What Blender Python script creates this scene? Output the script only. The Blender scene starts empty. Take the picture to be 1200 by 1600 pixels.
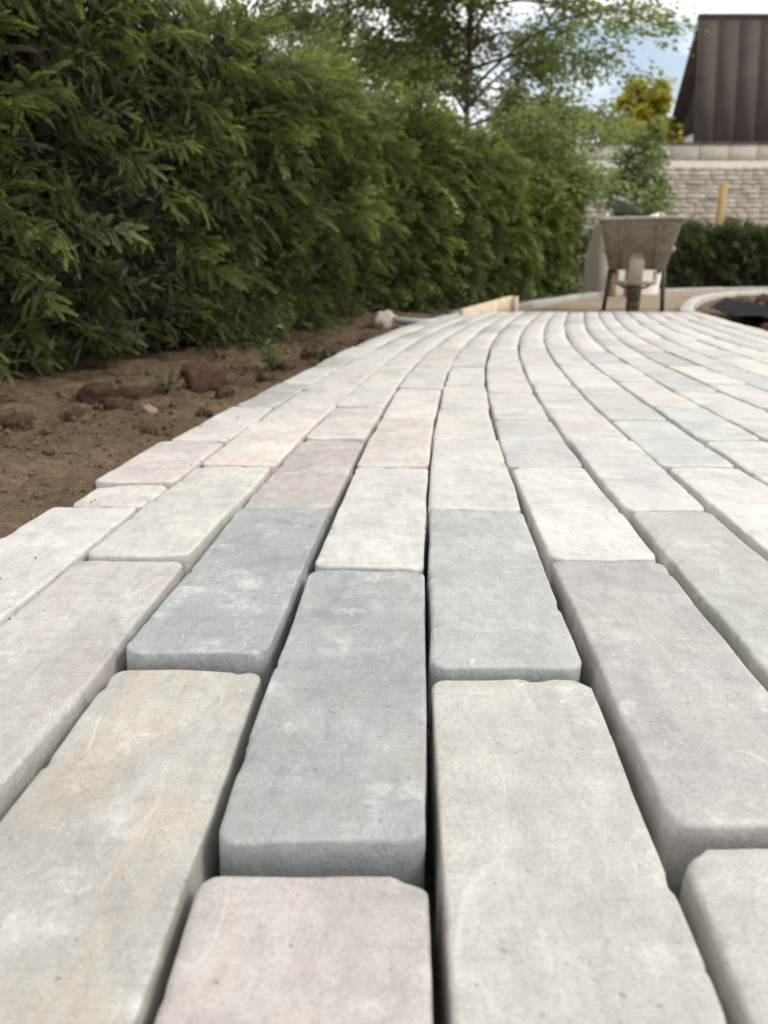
import bpy, math, random
import numpy as np
from mathutils import Vector, Matrix

sc = bpy.context.scene
COL = sc.collection
rng = np.random.default_rng(7)
random.seed(7)

# ------------------------------------------------------------------ camera, sky, sun, exposure
cam_d = bpy.data.cameras.new("camera")
cam = bpy.data.objects.new("camera", cam_d)
COL.objects.link(cam)
cam_d.sensor_fit = 'AUTO'
cam_d.sensor_width = 36.0
cam_d.lens = 26.0
cam.location = (0, 0, 0.27)
cam.rotation_euler = (math.radians(90 - 18.12), 0, 0)
cam_d.clip_start = 0.02
cam_d.clip_end = 600
cam_d.dof.use_dof = True
cam_d.dof.focus_distance = 0.60
cam_d.dof.aperture_fstop = 26.0 / 3.3
sc.camera = cam

SUN_EL, SUN_AZ = math.radians(46), math.radians(104)     # azimuth from +Y towards +X
world = bpy.data.worlds.new("World")
sc.world = world
world.use_nodes = True
wn, wl = world.node_tree.nodes, world.node_tree.links
wn.clear()
w_out = wn.new('ShaderNodeOutputWorld')
w_bg = wn.new('ShaderNodeBackground'); w_bg.inputs['Strength'].default_value = 0.1
w_sky = wn.new('ShaderNodeTexSky'); w_sky.sky_type = 'NISHITA'; w_sky.sun_disc = False
w_sky.sun_elevation = SUN_EL; w_sky.sun_rotation = SUN_AZ
w_tc = wn.new('ShaderNodeTexCoord')
w_map = wn.new('ShaderNodeMapping'); w_map.inputs['Scale'].default_value = (1.0, 1.0, 2.6)
w_map.inputs['Location'].default_value = (12.33, 6.57, 3.68)
w_no = wn.new('ShaderNodeTexNoise'); w_no.inputs['Scale'].default_value = 2.6
w_no.inputs['Detail'].default_value = 6; w_no.inputs['Roughness'].default_value = 0.55
w_rp = wn.new('ShaderNodeValToRGB')
w_rp.color_ramp.elements[0].position = 0.37; w_rp.color_ramp.elements[0].color = (0.22, 0.22, 0.22, 1)
w_rp.color_ramp.elements[1].position = 0.47; w_rp.color_ramp.elements[1].color = (1, 1, 1, 1)
w_mix = wn.new('ShaderNodeMixRGB'); w_mix.inputs[2].default_value = (10.2, 10.1, 9.9, 1)
wl.new(w_tc.outputs['Generated'], w_map.inputs[0]); wl.new(w_map.outputs[0], w_no.inputs['Vector'])
wl.new(w_no.outputs['Fac'], w_rp.inputs[0]); wl.new(w_rp.outputs[0], w_mix.inputs[0])
wl.new(w_sky.outputs[0], w_mix.inputs[1]); wl.new(w_mix.outputs[0], w_bg.inputs[0])
wl.new(w_bg.outputs[0], w_out.inputs[0])

sun_d = bpy.data.lights.new("sun", 'SUN')
sun_d.energy = 1.5; sun_d.angle = math.radians(20); sun_d.color = (1.0, 0.96, 0.9)
sun = bpy.data.objects.new("sun", sun_d); COL.objects.link(sun)
sd = Vector((math.sin(SUN_AZ) * math.cos(SUN_EL), math.cos(SUN_AZ) * math.cos(SUN_EL), math.sin(SUN_EL)))
sun.rotation_euler = sd.to_track_quat('Z', 'Y').to_euler()
sun.location = (0, 0, 10)

sc.view_settings.view_transform = 'Standard'
sc.view_settings.look = 'None'
sc.view_settings.exposure = 0.58
sc.view_settings.gamma = 1.0
sc.view_settings.use_curve_mapping = False
sc.render.engine = 'CYCLES'
sc.cycles.max_bounces = 6
sc.cycles.use_denoising = True

# ------------------------------------------------------------------ materials
def mat(name):
    m = bpy.data.materials.new(name); m.use_nodes = True
    nt = m.node_tree
    return m, nt.nodes, nt.links, nt.nodes['Principled BSDF']

def noise_node(n, l, vec, scale, detail=4, rough=0.55, dist=0.0):
    t = n.new('ShaderNodeTexNoise')
    t.inputs['Scale'].default_value = scale; t.inputs['Detail'].default_value = detail
    t.inputs['Roughness'].default_value = rough; t.inputs['Distortion'].default_value = dist
    if vec is not None: l.new(vec, t.inputs['Vector'])
    return t.outputs['Fac']

def ramp(n, l, src, stops):
    r = n.new('ShaderNodeValToRGB'); e = r.color_ramp.elements
    while len(e) < len(stops): e.new(0.5)
    for el, (p, c) in zip(e, stops):
        el.position = p
        el.color = (c, c, c, 1) if isinstance(c, (int, float)) else (*c, 1)
    l.new(src, r.inputs[0])
    return r.outputs[0]

def mix(n, l, fac, a, b, mode='MIX'):
    m = n.new('ShaderNodeMixRGB'); m.blend_type = mode
    for k, v in ((0, fac), (1, a), (2, b)):
        if isinstance(v, (int, float)): m.inputs[k].default_value = v if k == 0 else (v, v, v, 1)
        elif isinstance(v, tuple): m.inputs[k].default_value = (*v, 1)
        else: l.new(v, m.inputs[k])
    return m.outputs[0]

def bump(n, l, height, strength, dist, prev=None):
    b = n.new('ShaderNodeBump'); b.inputs['Strength'].default_value = strength; b.inputs['Distance'].default_value = dist
    l.new(height, b.inputs['Height'])
    if prev is not None: l.new(prev, b.inputs['Normal'])
    return b.outputs[0]

def position(n):
    return n.new('ShaderNodeNewGeometry').outputs['Position']

def simple_mat(name, c1, c2, scale, rough=0.7, bstr=0.3, bdist=0.004, metallic=0.0, stretch=None):
    m, n, l, p = mat(name)
    vec = n.new('ShaderNodeTexCoord').outputs['Object']
    if stretch:
        mp = n.new('ShaderNodeMapping'); mp.inputs['Scale'].default_value = stretch
        l.new(vec, mp.inputs[0]); vec = mp.outputs[0]
    a = noise_node(n, l, vec, scale, 5)
    b = noise_node(n, l, vec, scale * 7, 4)
    f = mix(n, l, 0.35, a, b)
    l.new(ramp(n, l, f, [(0.36, c1), (0.64, c2)]), p.inputs['Base Color'])
    p.inputs['Roughness'].default_value = rough; p.inputs['Metallic'].default_value = metallic
    l.new(bump(n, l, f, bstr, bdist), p.inputs['Normal'])
    return m

def stone_material():
    m, n, l, p = mat("sandstone")
    at = n.new('ShaderNodeAttribute'); at.attribute_type = 'OBJECT'; at.attribute_name = 'tint'
    ar = n.new('ShaderNodeAttribute'); ar.attribute_type = 'OBJECT'; ar.attribute_name = 'rust'
    oi = n.new('ShaderNodeObjectInfo')
    off = n.new('ShaderNodeVectorMath'); off.operation = 'SCALE'; off.inputs[0].default_value = (31, 17, 23)
    l.new(oi.outputs['Random'], off.inputs['Scale'])
    add = n.new('ShaderNodeVectorMath'); add.operation = 'ADD'
    l.new(n.new('ShaderNodeTexCoord').outputs['Object'], add.inputs[0]); l.new(off.outputs[0], add.inputs[1])
    v = add.outputs[0]
    st = n.new('ShaderNodeMapping'); st.inputs['Scale'].default_value = (1.6, 0.7, 1.0)
    st.inputs['Rotation'].default_value = (0, 0, 0.5); l.new(v, st.inputs[0]); vs = st.outputs[0]
    big = noise_node(n, l, v, 10, 6, 0.62, 0.6)
    mid = noise_node(n, l, vs, 55, 6, 0.65, 0.4)
    fine = noise_node(n, l, v, 420, 3, 0.7)
    c = mix(n, l, 1.0, at.outputs['Color'], ramp(n, l, big, [(0.28, (0.80, 0.80, 0.81)), (0.5, 1.0), (0.72, (1.14, 1.13, 1.11))]), 'MULTIPLY')
    c = mix(n, l, 1.0, c, ramp(n, l, mid, [(0.32, 0.88), (0.5, 1.0), (0.68, 1.09)]), 'MULTIPLY')
    c = mix(n, l, 1.0, c, ramp(n, l, fine, [(0.28, 0.85), (0.5, 1.0), (0.72, 1.11)]), 'MULTIPLY')
    # mineral bloom: pale cloudy patches and thin pale veins
    w1 = noise_node(n, l, v, 15, 8, 0.74, 0.15)
    c = mix(n, l, ramp(n, l, w1, [(0.555, 0.0), (0.60, 0.22), (0.66, 0.55)]), c, (0.60, 0.59, 0.57))
    flk = noise_node(n, l, vs, 130, 4, 0.75, 0.6)
    fm = mix(n, l, 1.0, ramp(n, l, flk, [(0.61, 0.0), (0.66, 0.6)]), ramp(n, l, noise_node(n, l, v, 26, 3, 0.6), [(0.50, 0.05), (0.66, 1.0)]), 'MULTIPLY')
    c = mix(n, l, fm, c, (0.64, 0.63, 0.61))
    crk = noise_node(n, l, vs, 16, 6, 0.72, 0.3)
    d2 = n.new('ShaderNodeMath'); d2.operation = 'SUBTRACT'; l.new(crk, d2.inputs[0]); d2.inputs[1].default_value = 0.47
    a2 = n.new('ShaderNodeMath'); a2.operation = 'ABSOLUTE'; l.new(d2.outputs[0], a2.inputs[0])
    cm = mix(n, l, 1.0, ramp(n, l, a2.outputs[0], [(0.0, 0.8), (0.006, 0.0)]), ramp(n, l, w1, [(0.53, 0.0), (0.62, 0.55)]), 'MULTIPLY')
    c = mix(n, l, cm, c, (0.24, 0.22, 0.20))
    vn = noise_node(n, l, vs, 7, 2, 0.5, 0.3)
    d = n.new('ShaderNodeMath'); d.operation = 'SUBTRACT'; l.new(vn, d.inputs[0]); d.inputs[1].default_value = 0.5
    ab = n.new('ShaderNodeMath'); ab.operation = 'ABSOLUTE'; l.new(d.outputs[0], ab.inputs[0])
    vein = ramp(n, l, ab.outputs[0], [(0.0, 0.45), (0.009, 0.0)])
    vmask = mix(n, l, 1.0, vein, ramp(n, l, big, [(0.46, 0.0), (0.60, 0.8)]), 'MULTIPLY')
    c = mix(n, l, vmask, c, (0.62, 0.61, 0.59))
    # rust stains
    rn = noise_node(n, l, vs, 16, 5, 0.6, 0.5)
    rm = mix(n, l, 1.0, ramp(n, l, rn, [(0.50, 0.0), (0.70, 1.0)]), ar.outputs['Color'], 'MULTIPLY')
    c = mix(n, l, rm, c, (0.50, 0.34, 0.20))
    # dark pits
    pit = noise_node(n, l, v, 210, 2, 0.5)
    c = mix(n, l, ramp(n, l, pit, [(0.69, 0.0), (0.74, 0.65)]), c, (0.17, 0.15, 0.13))
    # worn arrises are paler
    pt = n.new('ShaderNodeNewGeometry').outputs['Pointiness']
    c = mix(n, l, ramp(n, l, pt, [(0.54, 0.0), (0.66, 0.28)]), c, (0.60, 0.58, 0.54))
    rv_ = n.new('ShaderNodeMapping'); rv_.inputs['Scale'].default_value = (11, 85, 40); rv_.inputs['Rotation'].default_value = (0, 0, .12); l.new(v, rv_.inputs[0])
    riven = noise_node(n, l, rv_.outputs[0], 1.0, 6, 0.7, 0.5)
    c = mix(n, l, 1.0, c, ramp(n, l, riven, [(0.3, 0.93), (0.5, 1.0), (0.7, 1.06)]), 'MULTIPLY')
    grit = noise_node(n, l, v, 900, 2, 0.6)
    c = mix(n, l, 1.0, c, ramp(n, l, grit, [(0.3, 0.87), (0.5, 1.0), (0.7, 1.11)]), 'MULTIPLY')
    l.new(c, p.inputs['Base Color'])
    l.new(ramp(n, l, mid, [(0.3, 0.50), (0.7, 0.68)]), p.inputs['Roughness'])
    p.inputs['Specular IOR Level'].default_value = 0.5
    nb = bump(n, l, fine, 0.28, 0.0008)
    nb = bump(n, l, grit, 0.22, 0.0004, nb)
    nb = bump(n, l, mid, 0.40, 0.0024, nb)
    nb = bump(n, l, riven, 0.42, 0.0018, nb)
    nb = bump(n, l, flk, 0.25, 0.001, nb)
    l.new(nb, p.inputs['Normal'])
    return m

M_STONE = stone_material()

def soil_material(name, dark, mid_c, light, sc0=3.0):
    m, n, l, p = mat(name)
    v = position(n)
    a = noise_node(n, l, v, sc0, 6, 0.65); b = noise_node(n, l, v, sc0 * 12, 5, 0.7); g = noise_node(n, l, v, sc0 * 60, 3, 0.7)
    f = mix(n, l, 0.45, a, b); f = mix(n, l, 0.25, f, g)
    l.new(ramp(n, l, f, [(0.36, dark), (0.5, mid_c), (0.66, light)]), p.inputs['Base Color'])
    p.inputs['Roughness'].default_value = 0.95; p.inputs['Specular IOR Level'].default_value = 0.2
    nb = bump(n, l, b, 0.9, 0.035); nb = bump(n, l, g, 0.8, 0.007, nb)
    l.new(nb, p.inputs['Normal'])
    return m

M_SOIL = soil_material("soil", (0.066, 0.045, 0.029), (0.165, 0.115, 0.072), (0.29, 0.212, 0.140))
M_CLOD = soil_material("clod_earth", (0.050, 0.030, 0.020), (0.115, 0.070, 0.045), (0.20, 0.135, 0.092), 5)
M_SAND = soil_material("base_sand", (0.22, 0.165, 0.115), (0.36, 0.285, 0.205), (0.50, 0.41, 0.31), 2)
M_BED = soil_material("bedding_grit", (0.03, 0.028, 0.026), (0.085, 0.078, 0.070), (0.17, 0.155, 0.14), 14)

def leaf_material(name, dark, mid_c, light, trans=0.3, rough=0.5):
    m, n, l, p = mat(name)
    at = n.new('ShaderNodeAttribute'); at.attribute_name = 'tone'
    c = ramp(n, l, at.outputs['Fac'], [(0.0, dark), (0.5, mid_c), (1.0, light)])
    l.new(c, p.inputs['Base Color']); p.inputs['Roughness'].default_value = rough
    p.inputs['Specular IOR Level'].default_value = 0.3
    tr = n.new('ShaderNodeBsdfTranslucent'); l.new(c, tr.inputs['Color'])
    ms = n.new('ShaderNodeMixShader'); ms.inputs[0].default_value = trans
    l.new(p.outputs[0], ms.inputs[1]); l.new(tr.outputs[0], ms.inputs[2])
    l.new(ms.outputs[0], n['Material Output'].inputs[0])
    return m

M_YEW = leaf_material("yew_needles", (0.055, 0.058, 0.024), (0.155, 0.190, 0.050), (0.42, 0.48, 0.105), 0.38)
M_YEW2 = leaf_material("yew_needles_deep", (0.040, 0.046, 0.022), (0.078, 0.102, 0.038), (0.16, 0.20, 0.065), 0.3)
M_TREE = leaf_material("tree_leaves", (0.130, 0.165, 0.055), (0.245, 0.310, 0.098), (0.38, 0.45, 0.16), 0.55)
M_TREE2 = leaf_material("tree_leaves_dull", (0.110, 0.135, 0.050), (0.205, 0.255, 0.088), (0.31, 0.37, 0.14), 0.5)
M_GOLD = leaf_material("golden_leaves", (0.30, 0.27, 0.03), (0.50, 0.46, 0.06), (0.66, 0.62, 0.12), 0.45)
M_WEED = leaf_material("weed_leaves", (0.05, 0.065, 0.025), (0.09, 0.125, 0.04), (0.14, 0.19, 0.06), 0.3)
M_BARK = simple_mat("bark", (0.045, 0.033, 0.025), (0.12, 0.088, 0.065), 18, 0.9, 0.6, 0.01)
M_TWIG = simple_mat("hedge_twig", (0.05, 0.032, 0.022), (0.13, 0.08, 0.055), 30, 0.9, 0.5, 0.004)
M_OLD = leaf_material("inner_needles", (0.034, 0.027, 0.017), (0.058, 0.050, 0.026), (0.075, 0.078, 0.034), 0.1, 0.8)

# ------------------------------------------------------------------ helpers
def mesh_np(name, verts, quads, material, parent=None, tone=None, smooth=False, tris=None):
    me = bpy.data.meshes.new(name)
    verts = np.asarray(verts, np.float32)
    loops, starts, totals = [], [], []
    s = 0
    for f in (quads, tris):
        if f is None or len(f) == 0: continue
        f = np.asarray(f, np.int32); k = f.shape[1]
        loops.append(f.ravel()); starts.append(s + np.arange(len(f)) * k); totals.append(np.full(len(f), k)); s += f.size
    loops = np.concatenate(loops); starts = np.concatenate(starts); totals = np.concatenate(totals)
    me.vertices.add(len(verts)); me.vertices.foreach_set('co', verts.ravel())
    me.loops.add(len(loops)); me.loops.foreach_set('vertex_index', loops.astype(np.int32))
    me.polygons.add(len(starts)); me.polygons.foreach_set('loop_start', starts.astype(np.int32))
    me.polygons.foreach_set('loop_total', totals.astype(np.int32))
    if smooth: me.polygons.foreach_set('use_smooth', np.ones(len(starts), bool))
    me.update(calc_edges=True); me.validate()
    if tone is not None:
        a = me.attributes.new('tone', 'FLOAT', 'POINT'); a.data.foreach_set('value', np.asarray(tone, np.float32))
    me.materials.append(material)
    o = bpy.data.objects.new(name, me); COL.objects.link(o)
    if parent is not None: o.parent = parent
    return o

def tag(o, label=None, cat=None, group=None, kind=None):
    if label: o['label'] = label
    if cat: o['category'] = cat
    if group: o['group'] = group
    if kind: o['kind'] = kind
    return o

def empty(name, loc, label=None, cat=None, group=None, rz=0.0, kind=None):
    o = bpy.data.objects.new(name, None); COL.objects.link(o)
    o.location = loc; o.rotation_euler = (0, 0, rz); o.empty_display_size = 0.1
    return tag(o, label, cat, group, kind)

def _hash(ix, iy, iz, seed):
    h = (ix.astype(np.int64) * 374761393 + iy.astype(np.int64) * 668265263 + iz.astype(np.int64) * 2147483647 + seed * 974711) & 0xffffffff
    h = ((h ^ (h >> 13)) * 1274126177) & 0xffffffff
    return ((h ^ (h >> 16)) & 0xffff) / 65535.0

def vnoise(p, seed=0):
    """value noise in -1..1 for an N x 3 array"""
    p = np.asarray(p, np.float64); i = np.floor(p); f = p - i; f = f * f * (3 - 2 * f); i = i.astype(np.int64)
    r = 0
    for dx in (0, 1):
        for dy in (0, 1):
            for dz in (0, 1):
                w = (f[:, 0] if dx else 1 - f[:, 0]) * (f[:, 1] if dy else 1 - f[:, 1]) * (f[:, 2] if dz else 1 - f[:, 2])
                r = r + w * _hash(i[:, 0] + dx, i[:, 1] + dy, i[:, 2] + dz, seed)
    return r * 2 - 1

def fbm(p, seed=0, octv=3):
    r, a, t = 0, 1.0, 0
    for k in range(octv):
        r = r + a * vnoise(p * (2 ** k), seed + k); t += a; a *= 0.5
    return r / t

class MB:
    """collects boxes, bars, tubes as one mesh"""
    def __init__(self): self.v, self.q, self.t, self.n = [], [], [], 0
    def add(self, v, q=None, t=None):
        v = np.asarray(v, float)
        if q is not None and len(q): self.q.append(np.asarray(q) + self.n)
        if t is not None and len(t): self.t.append(np.asarray(t) + self.n)
        self.v.append(v); self.n += len(v)
    def box(self, c, s, rot=None, bev=0.0):
        x, y, z = [k / 2 for k in s]
        b = min(bev, x * .9, y * .9, z * .9)
        if b <= 0:
            v = np.array([(sx * x, sy * y, sz * z) for sz in (-1, 1) for sy in (-1, 1) for sx in (-1, 1)])
            q = [(0, 2, 3, 1), (4, 5, 7, 6), (0, 1, 5, 4), (2, 6, 7, 3), (0, 4, 6, 2), (1, 3, 7, 5)]; t = None
        else:
            v, q, t, idx = [], [], [], {}
            for sx in (-1, 1):
                for sy in (-1, 1):
                    for sz in (-1, 1):
                        for ax in range(3):
                            pt = [sx * (x - b), sy * (y - b), sz * (z - b)]
                            pt[ax] = (sx, sy, sz)[ax] * (x, y, z)[ax]
                            idx[(sx, sy, sz, ax)] = len(v); v.append(pt)
                        tri = [idx[(sx, sy, sz, a)] for a in range(3)]
                        t.append(tri if sx * sy * sz > 0 else tri[::-1])
            S = lambda k, ax: idx[(*k, ax)]
            for ax in range(3):
                o1, o2 = (ax + 1) % 3, (ax + 2) % 3
                for s_ in (-1, 1):
                    def key(a, bb):
                        k = [0, 0, 0]; k[ax] = s_; k[o1] = a; k[o2] = bb; return tuple(k)
                    f = [S(key(-1, -1), ax), S(key(1, -1), ax), S(key(1, 1), ax), S(key(-1, 1), ax)]
                    q.append(f if s_ > 0 else f[::-1])
                for a in (-1, 1):
                    for bb in (-1, 1):
                        def key2(m_):
                            k = [0, 0, 0]; k[ax] = m_; k[o1] = a; k[o2] = bb; return tuple(k)
                        f = [S(key2(-1), o1), S(key2(1), o1), S(key2(1), o2), S(key2(-1), o2)]
                        q.append(f if a * bb < 0 else f[::-1])
            v = np.array(v)
        if rot is not None: v = v @ np.array(rot).T
        self.add(v + np.array(c), q, t)
    def tube(self, pts, rad, n=8, caps=True):
        pts = np.array(pts, float); m = len(pts)
        rad = np.full(m, rad) if np.isscalar(rad) else np.asarray(rad, float)
        tg = np.gradient(pts, axis=0); tg /= np.linalg.norm(tg, axis=1)[:, None] + 1e-12
        up = np.array([0, 0, 1.0]) if abs(tg[0, 2]) < .9 else np.array([1.0, 0, 0])
        vs = []
        a = np.arange(n) * 2 * math.pi / n
        for k in range(m):
            s = np.cross(tg[k], up); s /= np.linalg.norm(s); u = np.cross(s, tg[k]); up = u
            vs.append(pts[k] + rad[k] * (np.cos(a)[:, None] * s + np.sin(a)[:, None] * u))
        v = np.concatenate(vs)
        q = [(k * n + i, k * n + (i + 1) % n, (k + 1) * n + (i + 1) % n, (k + 1) * n + i) for k in range(m - 1) for i in range(n)]
        t = []
        if caps:
            v = np.concatenate([v, pts[:1], pts[-1:]])
            c0, c1 = m * n, m * n + 1
            t = [(c0, (i + 1) % n, i) for i in range(n)] + [(c1, (m - 1) * n + i, (m - 1) * n + (i + 1) % n) for i in range(n)]
        self.add(v, q, t)
    def lathe(self, prof, c, axis='x', n=24):
        a = np.arange(n) * 2 * math.pi / n; vs = []
        for (h, r) in prof:
            p = np.stack([np.full(n, h), r * np.cos(a), r * np.sin(a)], 1)
            if axis == 'z': p = p[:, [1, 2, 0]]
            if axis == 'y': p = p[:, [2, 0, 1]]
            vs.append(p + np.array(c))
        m = len(prof)
        q = [(k * n + i, k * n + (i + 1) % n, (k + 1) * n + (i + 1) % n, (k + 1) * n + i) for k in range(m - 1) for i in range(n)]
        self.add(np.concatenate(vs), q)
    def build(self, name, material, parent=None, smooth=False):
        return mesh_np(name, np.concatenate(self.v), np.concatenate(self.q) if self.q else None, material, parent, None, smooth,
                       np.concatenate(self.t) if self.t else None)

def polyline_at(P, n):
    P = np.array(P, float); d = np.r_[0, np.cumsum(np.linalg.norm(np.diff(P, axis=0), axis=1))]
    # smooth (Catmull-like) by cubic through resampling and averaging
    s = np.linspace(0, d[-1], n); Q = np.stack([np.interp(s, d, P[:, k]) for k in range(P.shape[1])], 1)
    for _ in range(max(2, n // 12)):
        Q[1:-1] = Q[1:-1] * .5 + (Q[:-2] + Q[2:]) * .25
    return Q

# ------------------------------------------------------------------ the path's joint lines (metres, x at given y)
KY = np.array([0.1, 0.3, 0.5, 0.7, 0.9, 1.2, 1.5, 1.8, 2.2, 2.7, 3.2, 3.8, 4.5, 5.4])
JX = {
-3: [-0.457, -0.4415, -0.4258, -0.4071, -0.3907, -0.3657, -0.3268, -0.2815, -0.2174, -0.1356, -0.0549, 0.0724, 0.2753, 0.5498],
-2: [-0.34, -0.3257, -0.3194, -0.3026, -0.2838, -0.2594, -0.2299, -0.189, -0.1285, -0.0437, 0.0566, 0.1985, 0.3857, 0.6391],
-1: [-0.223, -0.2093, -0.1972, -0.186, -0.1686, -0.1402, -0.1076, -0.07, -0.0124, 0.07, 0.1655, 0.3003, 0.4845, 0.7356],
0: [-0.0935, -0.0890, -0.0806, -0.0704, -0.0571, -0.0299, -0.0002, 0.033, 0.0853, 0.1656, 0.263, 0.4004, 0.5832, 0.832],
1: [0.0185, 0.0240, 0.0320, 0.0429, 0.0544, 0.0783, 0.1084, 0.1422, 0.1941, 0.2743, 0.3715, 0.5067, 0.6838, 0.9286],
2: [0.1305, 0.1401, 0.1492, 0.1595, 0.1695, 0.1909, 0.216, 0.2478, 0.2989, 0.3766, 0.4693, 0.5977, 0.7713, 1.0147],
3: [0.2451, 0.2554, 0.2683, 0.2761, 0.2844, 0.3037, 0.3276, 0.3583, 0.4067, 0.4808, 0.5729, 0.7061, 0.8843, 1.1263],
4: [0.3621, 0.37, 0.3767, 0.378, 0.3919, 0.4133, 0.4349, 0.4639, 0.5127, 0.5843, 0.674, 0.8044, 0.9795, 1.2191],
5: [0.4791, 0.4859, 0.493, 0.4948, 0.5046, 0.5282, 0.5548, 0.5822, 0.6211, 0.6866, 0.7748, 0.9013, 1.0717, 1.3091],
6: [0.5961, 0.6019, 0.608, 0.6149, 0.6223, 0.6383, 0.6592, 0.6872, 0.7295, 0.7939, 0.879, 1.0078, 1.182, 1.4183],
7: [0.7131, 0.7178, 0.7229, 0.7288, 0.7365, 0.7552, 0.7748, 0.7961, 0.8287, 0.8911, 0.9811, 1.108, 1.2748, 1.5067],
8: [0.8301, 0.8337, 0.8378, 0.8427, 0.8488, 0.8634, 0.8828, 0.9041, 0.9379, 0.9941, 1.0749, 1.1985, 1.3662, 1.5977],
9: [0.9471, 0.9497, 0.9527, 0.9565, 0.9616, 0.9724, 0.9861, 1.002, 1.0322, 1.0912, 1.1779, 1.3031, 1.4691, 1.6991],
10: [1.0641, 1.0656, 1.0675, 1.0704, 1.0745, 1.0838, 1.0977, 1.1171, 1.1524, 1.2128, 1.2917, 1.4091, 1.5707, 1.7964],
11: [1.1811, 1.1815, 1.1824, 1.1842, 1.1873, 1.1951, 1.2076, 1.2257, 1.2592, 1.3176, 1.3947, 1.51, 1.6694, 1.8928],
12: [1.2981, 1.2974, 1.2973, 1.298, 1.3001, 1.3065, 1.3176, 1.3342, 1.3661, 1.4225, 1.4976, 1.6108, 1.7682, 1.9893],
13: [1.4151, 1.4134, 1.4121, 1.4119, 1.413, 1.4179, 1.4275, 1.4428, 1.4729, 1.5273, 1.6006, 1.7117, 1.8669, 2.0857],
14: [1.5321, 1.5293, 1.527, 1.5257, 1.5258, 1.5292, 1.5375, 1.5514, 1.5802, 1.6419, 1.7274, 1.837, 1.9814, 2.1856]}
FY = np.linspace(-0.2, 5.8, 241)
def _dense(xs):
    x = np.interp(FY, KY, xs)
    x[FY < KY[0]] = xs[0] + (FY[FY < KY[0]] - KY[0]) * (xs[1] - xs[0]) / (KY[1] - KY[0])
    x[FY > KY[-1]] = xs[-1] + (FY[FY > KY[-1]] - KY[-1]) * (xs[-1] - xs[-2]) / (KY[-1] - KY[-2])
    for _ in range(14): x[1:-1] = x[1:-1] * .5 + (x[:-2] + x[2:]) * .25
    return x
JD = {j: _dense(v) for j, v in JX.items()}
def jx(j, y): return float(np.interp(y, FY, JD[j]))
OUTER = polyline_at([(0.50, 5.36), (0.80, 5.85), (1.13, 6.43), (1.66, 7.7), (2.24, 9.0), (3.0, 10.3), (3.8, 11.3), (5.2, 12.5), (6.6, 13.2), (8.6, 13.8)], 120)
INNER = polyline_at([(2.10, 5.30), (2.30, 5.85), (2.80, 7.0), (3.25, 8.0), (3.81, 9.0), (4.6, 10.1), (5.8, 11.3), (7.4, 12.3), (9.2, 12.9)], 120)

# ------------------------------------------------------------------ ground
def ground_z(x, y):
    z = np.full(x.shape, -0.055)
    edge_l = np.interp(y, FY, JD[-3]); edge_r = np.interp(y, FY, JD[14])
    edge_l = np.where(y > 5.6, np.interp(y, OUTER[:, 1], OUTER[:, 0]), edge_l)
    edge_r = np.where(y > 5.3, np.interp(y, INNER[:, 1], INNER[:, 0]), edge_r)
    dl, dr = edge_l - x, x - edge_r
    p = np.stack([x, y, np.zeros_like(x)], -1).reshape(-1, 3)
    lump = (fbm(p * 6.5, 3, 4)).reshape(x.shape); fine = vnoise(p * 38, 9).reshape(x.shape); big = vnoise(p * 1.3, 21).reshape(x.shape)
    left = np.clip(dl / 0.10, 0, 1)
    z = z + left * (0.012 * np.clip(dl, 0, .6) / .6 + 0.018 * big + 0.036 * lump * np.clip(dl / .2, .25, 1) + 0.009 * fine)
    right = np.clip(dr / 0.12, 0, 1)
    dip = np.exp(-((dr - .28) / .2) ** 2)
    z = z + right * (-0.055 * dip * (y < 9) + 0.02 * big + 0.04 * lump * np.clip(dr / .3, .3, 1) + 0.006 * fine + 0.03 * np.clip((dr - .5) / .5, 0, 1))
    inside = (dl <= 0) & (dr <= 0)
    z = np.where(inside, -0.085, z)
    far = np.clip((np.hypot(x - 1.5, y - 6) - 14) / 10, 0, 1)
    return z * (1 - far) - 0.05 * far

def axis(lo, hi, a, b, step, grow=1.28):
    c = list(np.arange(a, b, step)); s = step
    v = c[-1]
    while v < hi: s *= grow; v += s; c.append(v)
    s = step; v = c[0]
    while v > lo: s *= grow; v -= s; c.insert(0, v)
    return np.array(c)
gx = axis(-300, 300, -1.7, 3.6, 0.026); gy = axis(-40, 420, 0.5, 9.0, 0.032)
GX, GY = np.meshgrid(gx, gy)
GZ = ground_z(GX, GY)
nxg, nyg = len(gx), len(gy)
ii = np.arange(nxg * nyg).reshape(nyg, nxg)
gq = np.stack([ii[:-1, :-1], ii[:-1, 1:], ii[1:, 1:], ii[1:, :-1]], -1).reshape(-1, 4)
tag(mesh_np("ground", np.stack([GX, GY, GZ], -1).reshape(-1, 3), gq, M_SOIL, smooth=True), kind='structure')
def gz(x, y): return float(ground_z(np.array([[x]]), np.array([[y]]))[0, 0])

# bedding below the stones: one strip following the path
yb = np.linspace(-0.2, 5.30, 111)
lv = np.stack([np.interp(yb, FY, JD[-3]) + .012, yb, np.full_like(yb, -0.052)], 1)
rv = np.stack([np.interp(yb, FY, JD[14]) - .012, yb, np.full_like(yb, -0.052)], 1)
zb_ = -.052 + .032 * np.clip((yb - .8) / .8, 0, 1); lv[:, 2] = zb_; rv[:, 2] = zb_
bv = np.stack([lv, rv], 1).reshape(-1, 3)
bq = [(2 * k, 2 * k + 1, 2 * k + 3, 2 * k + 2) for k in range(len(yb) - 1)]
path = tag(mesh_np("path", bv, bq, M_BED), kind='structure')

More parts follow.
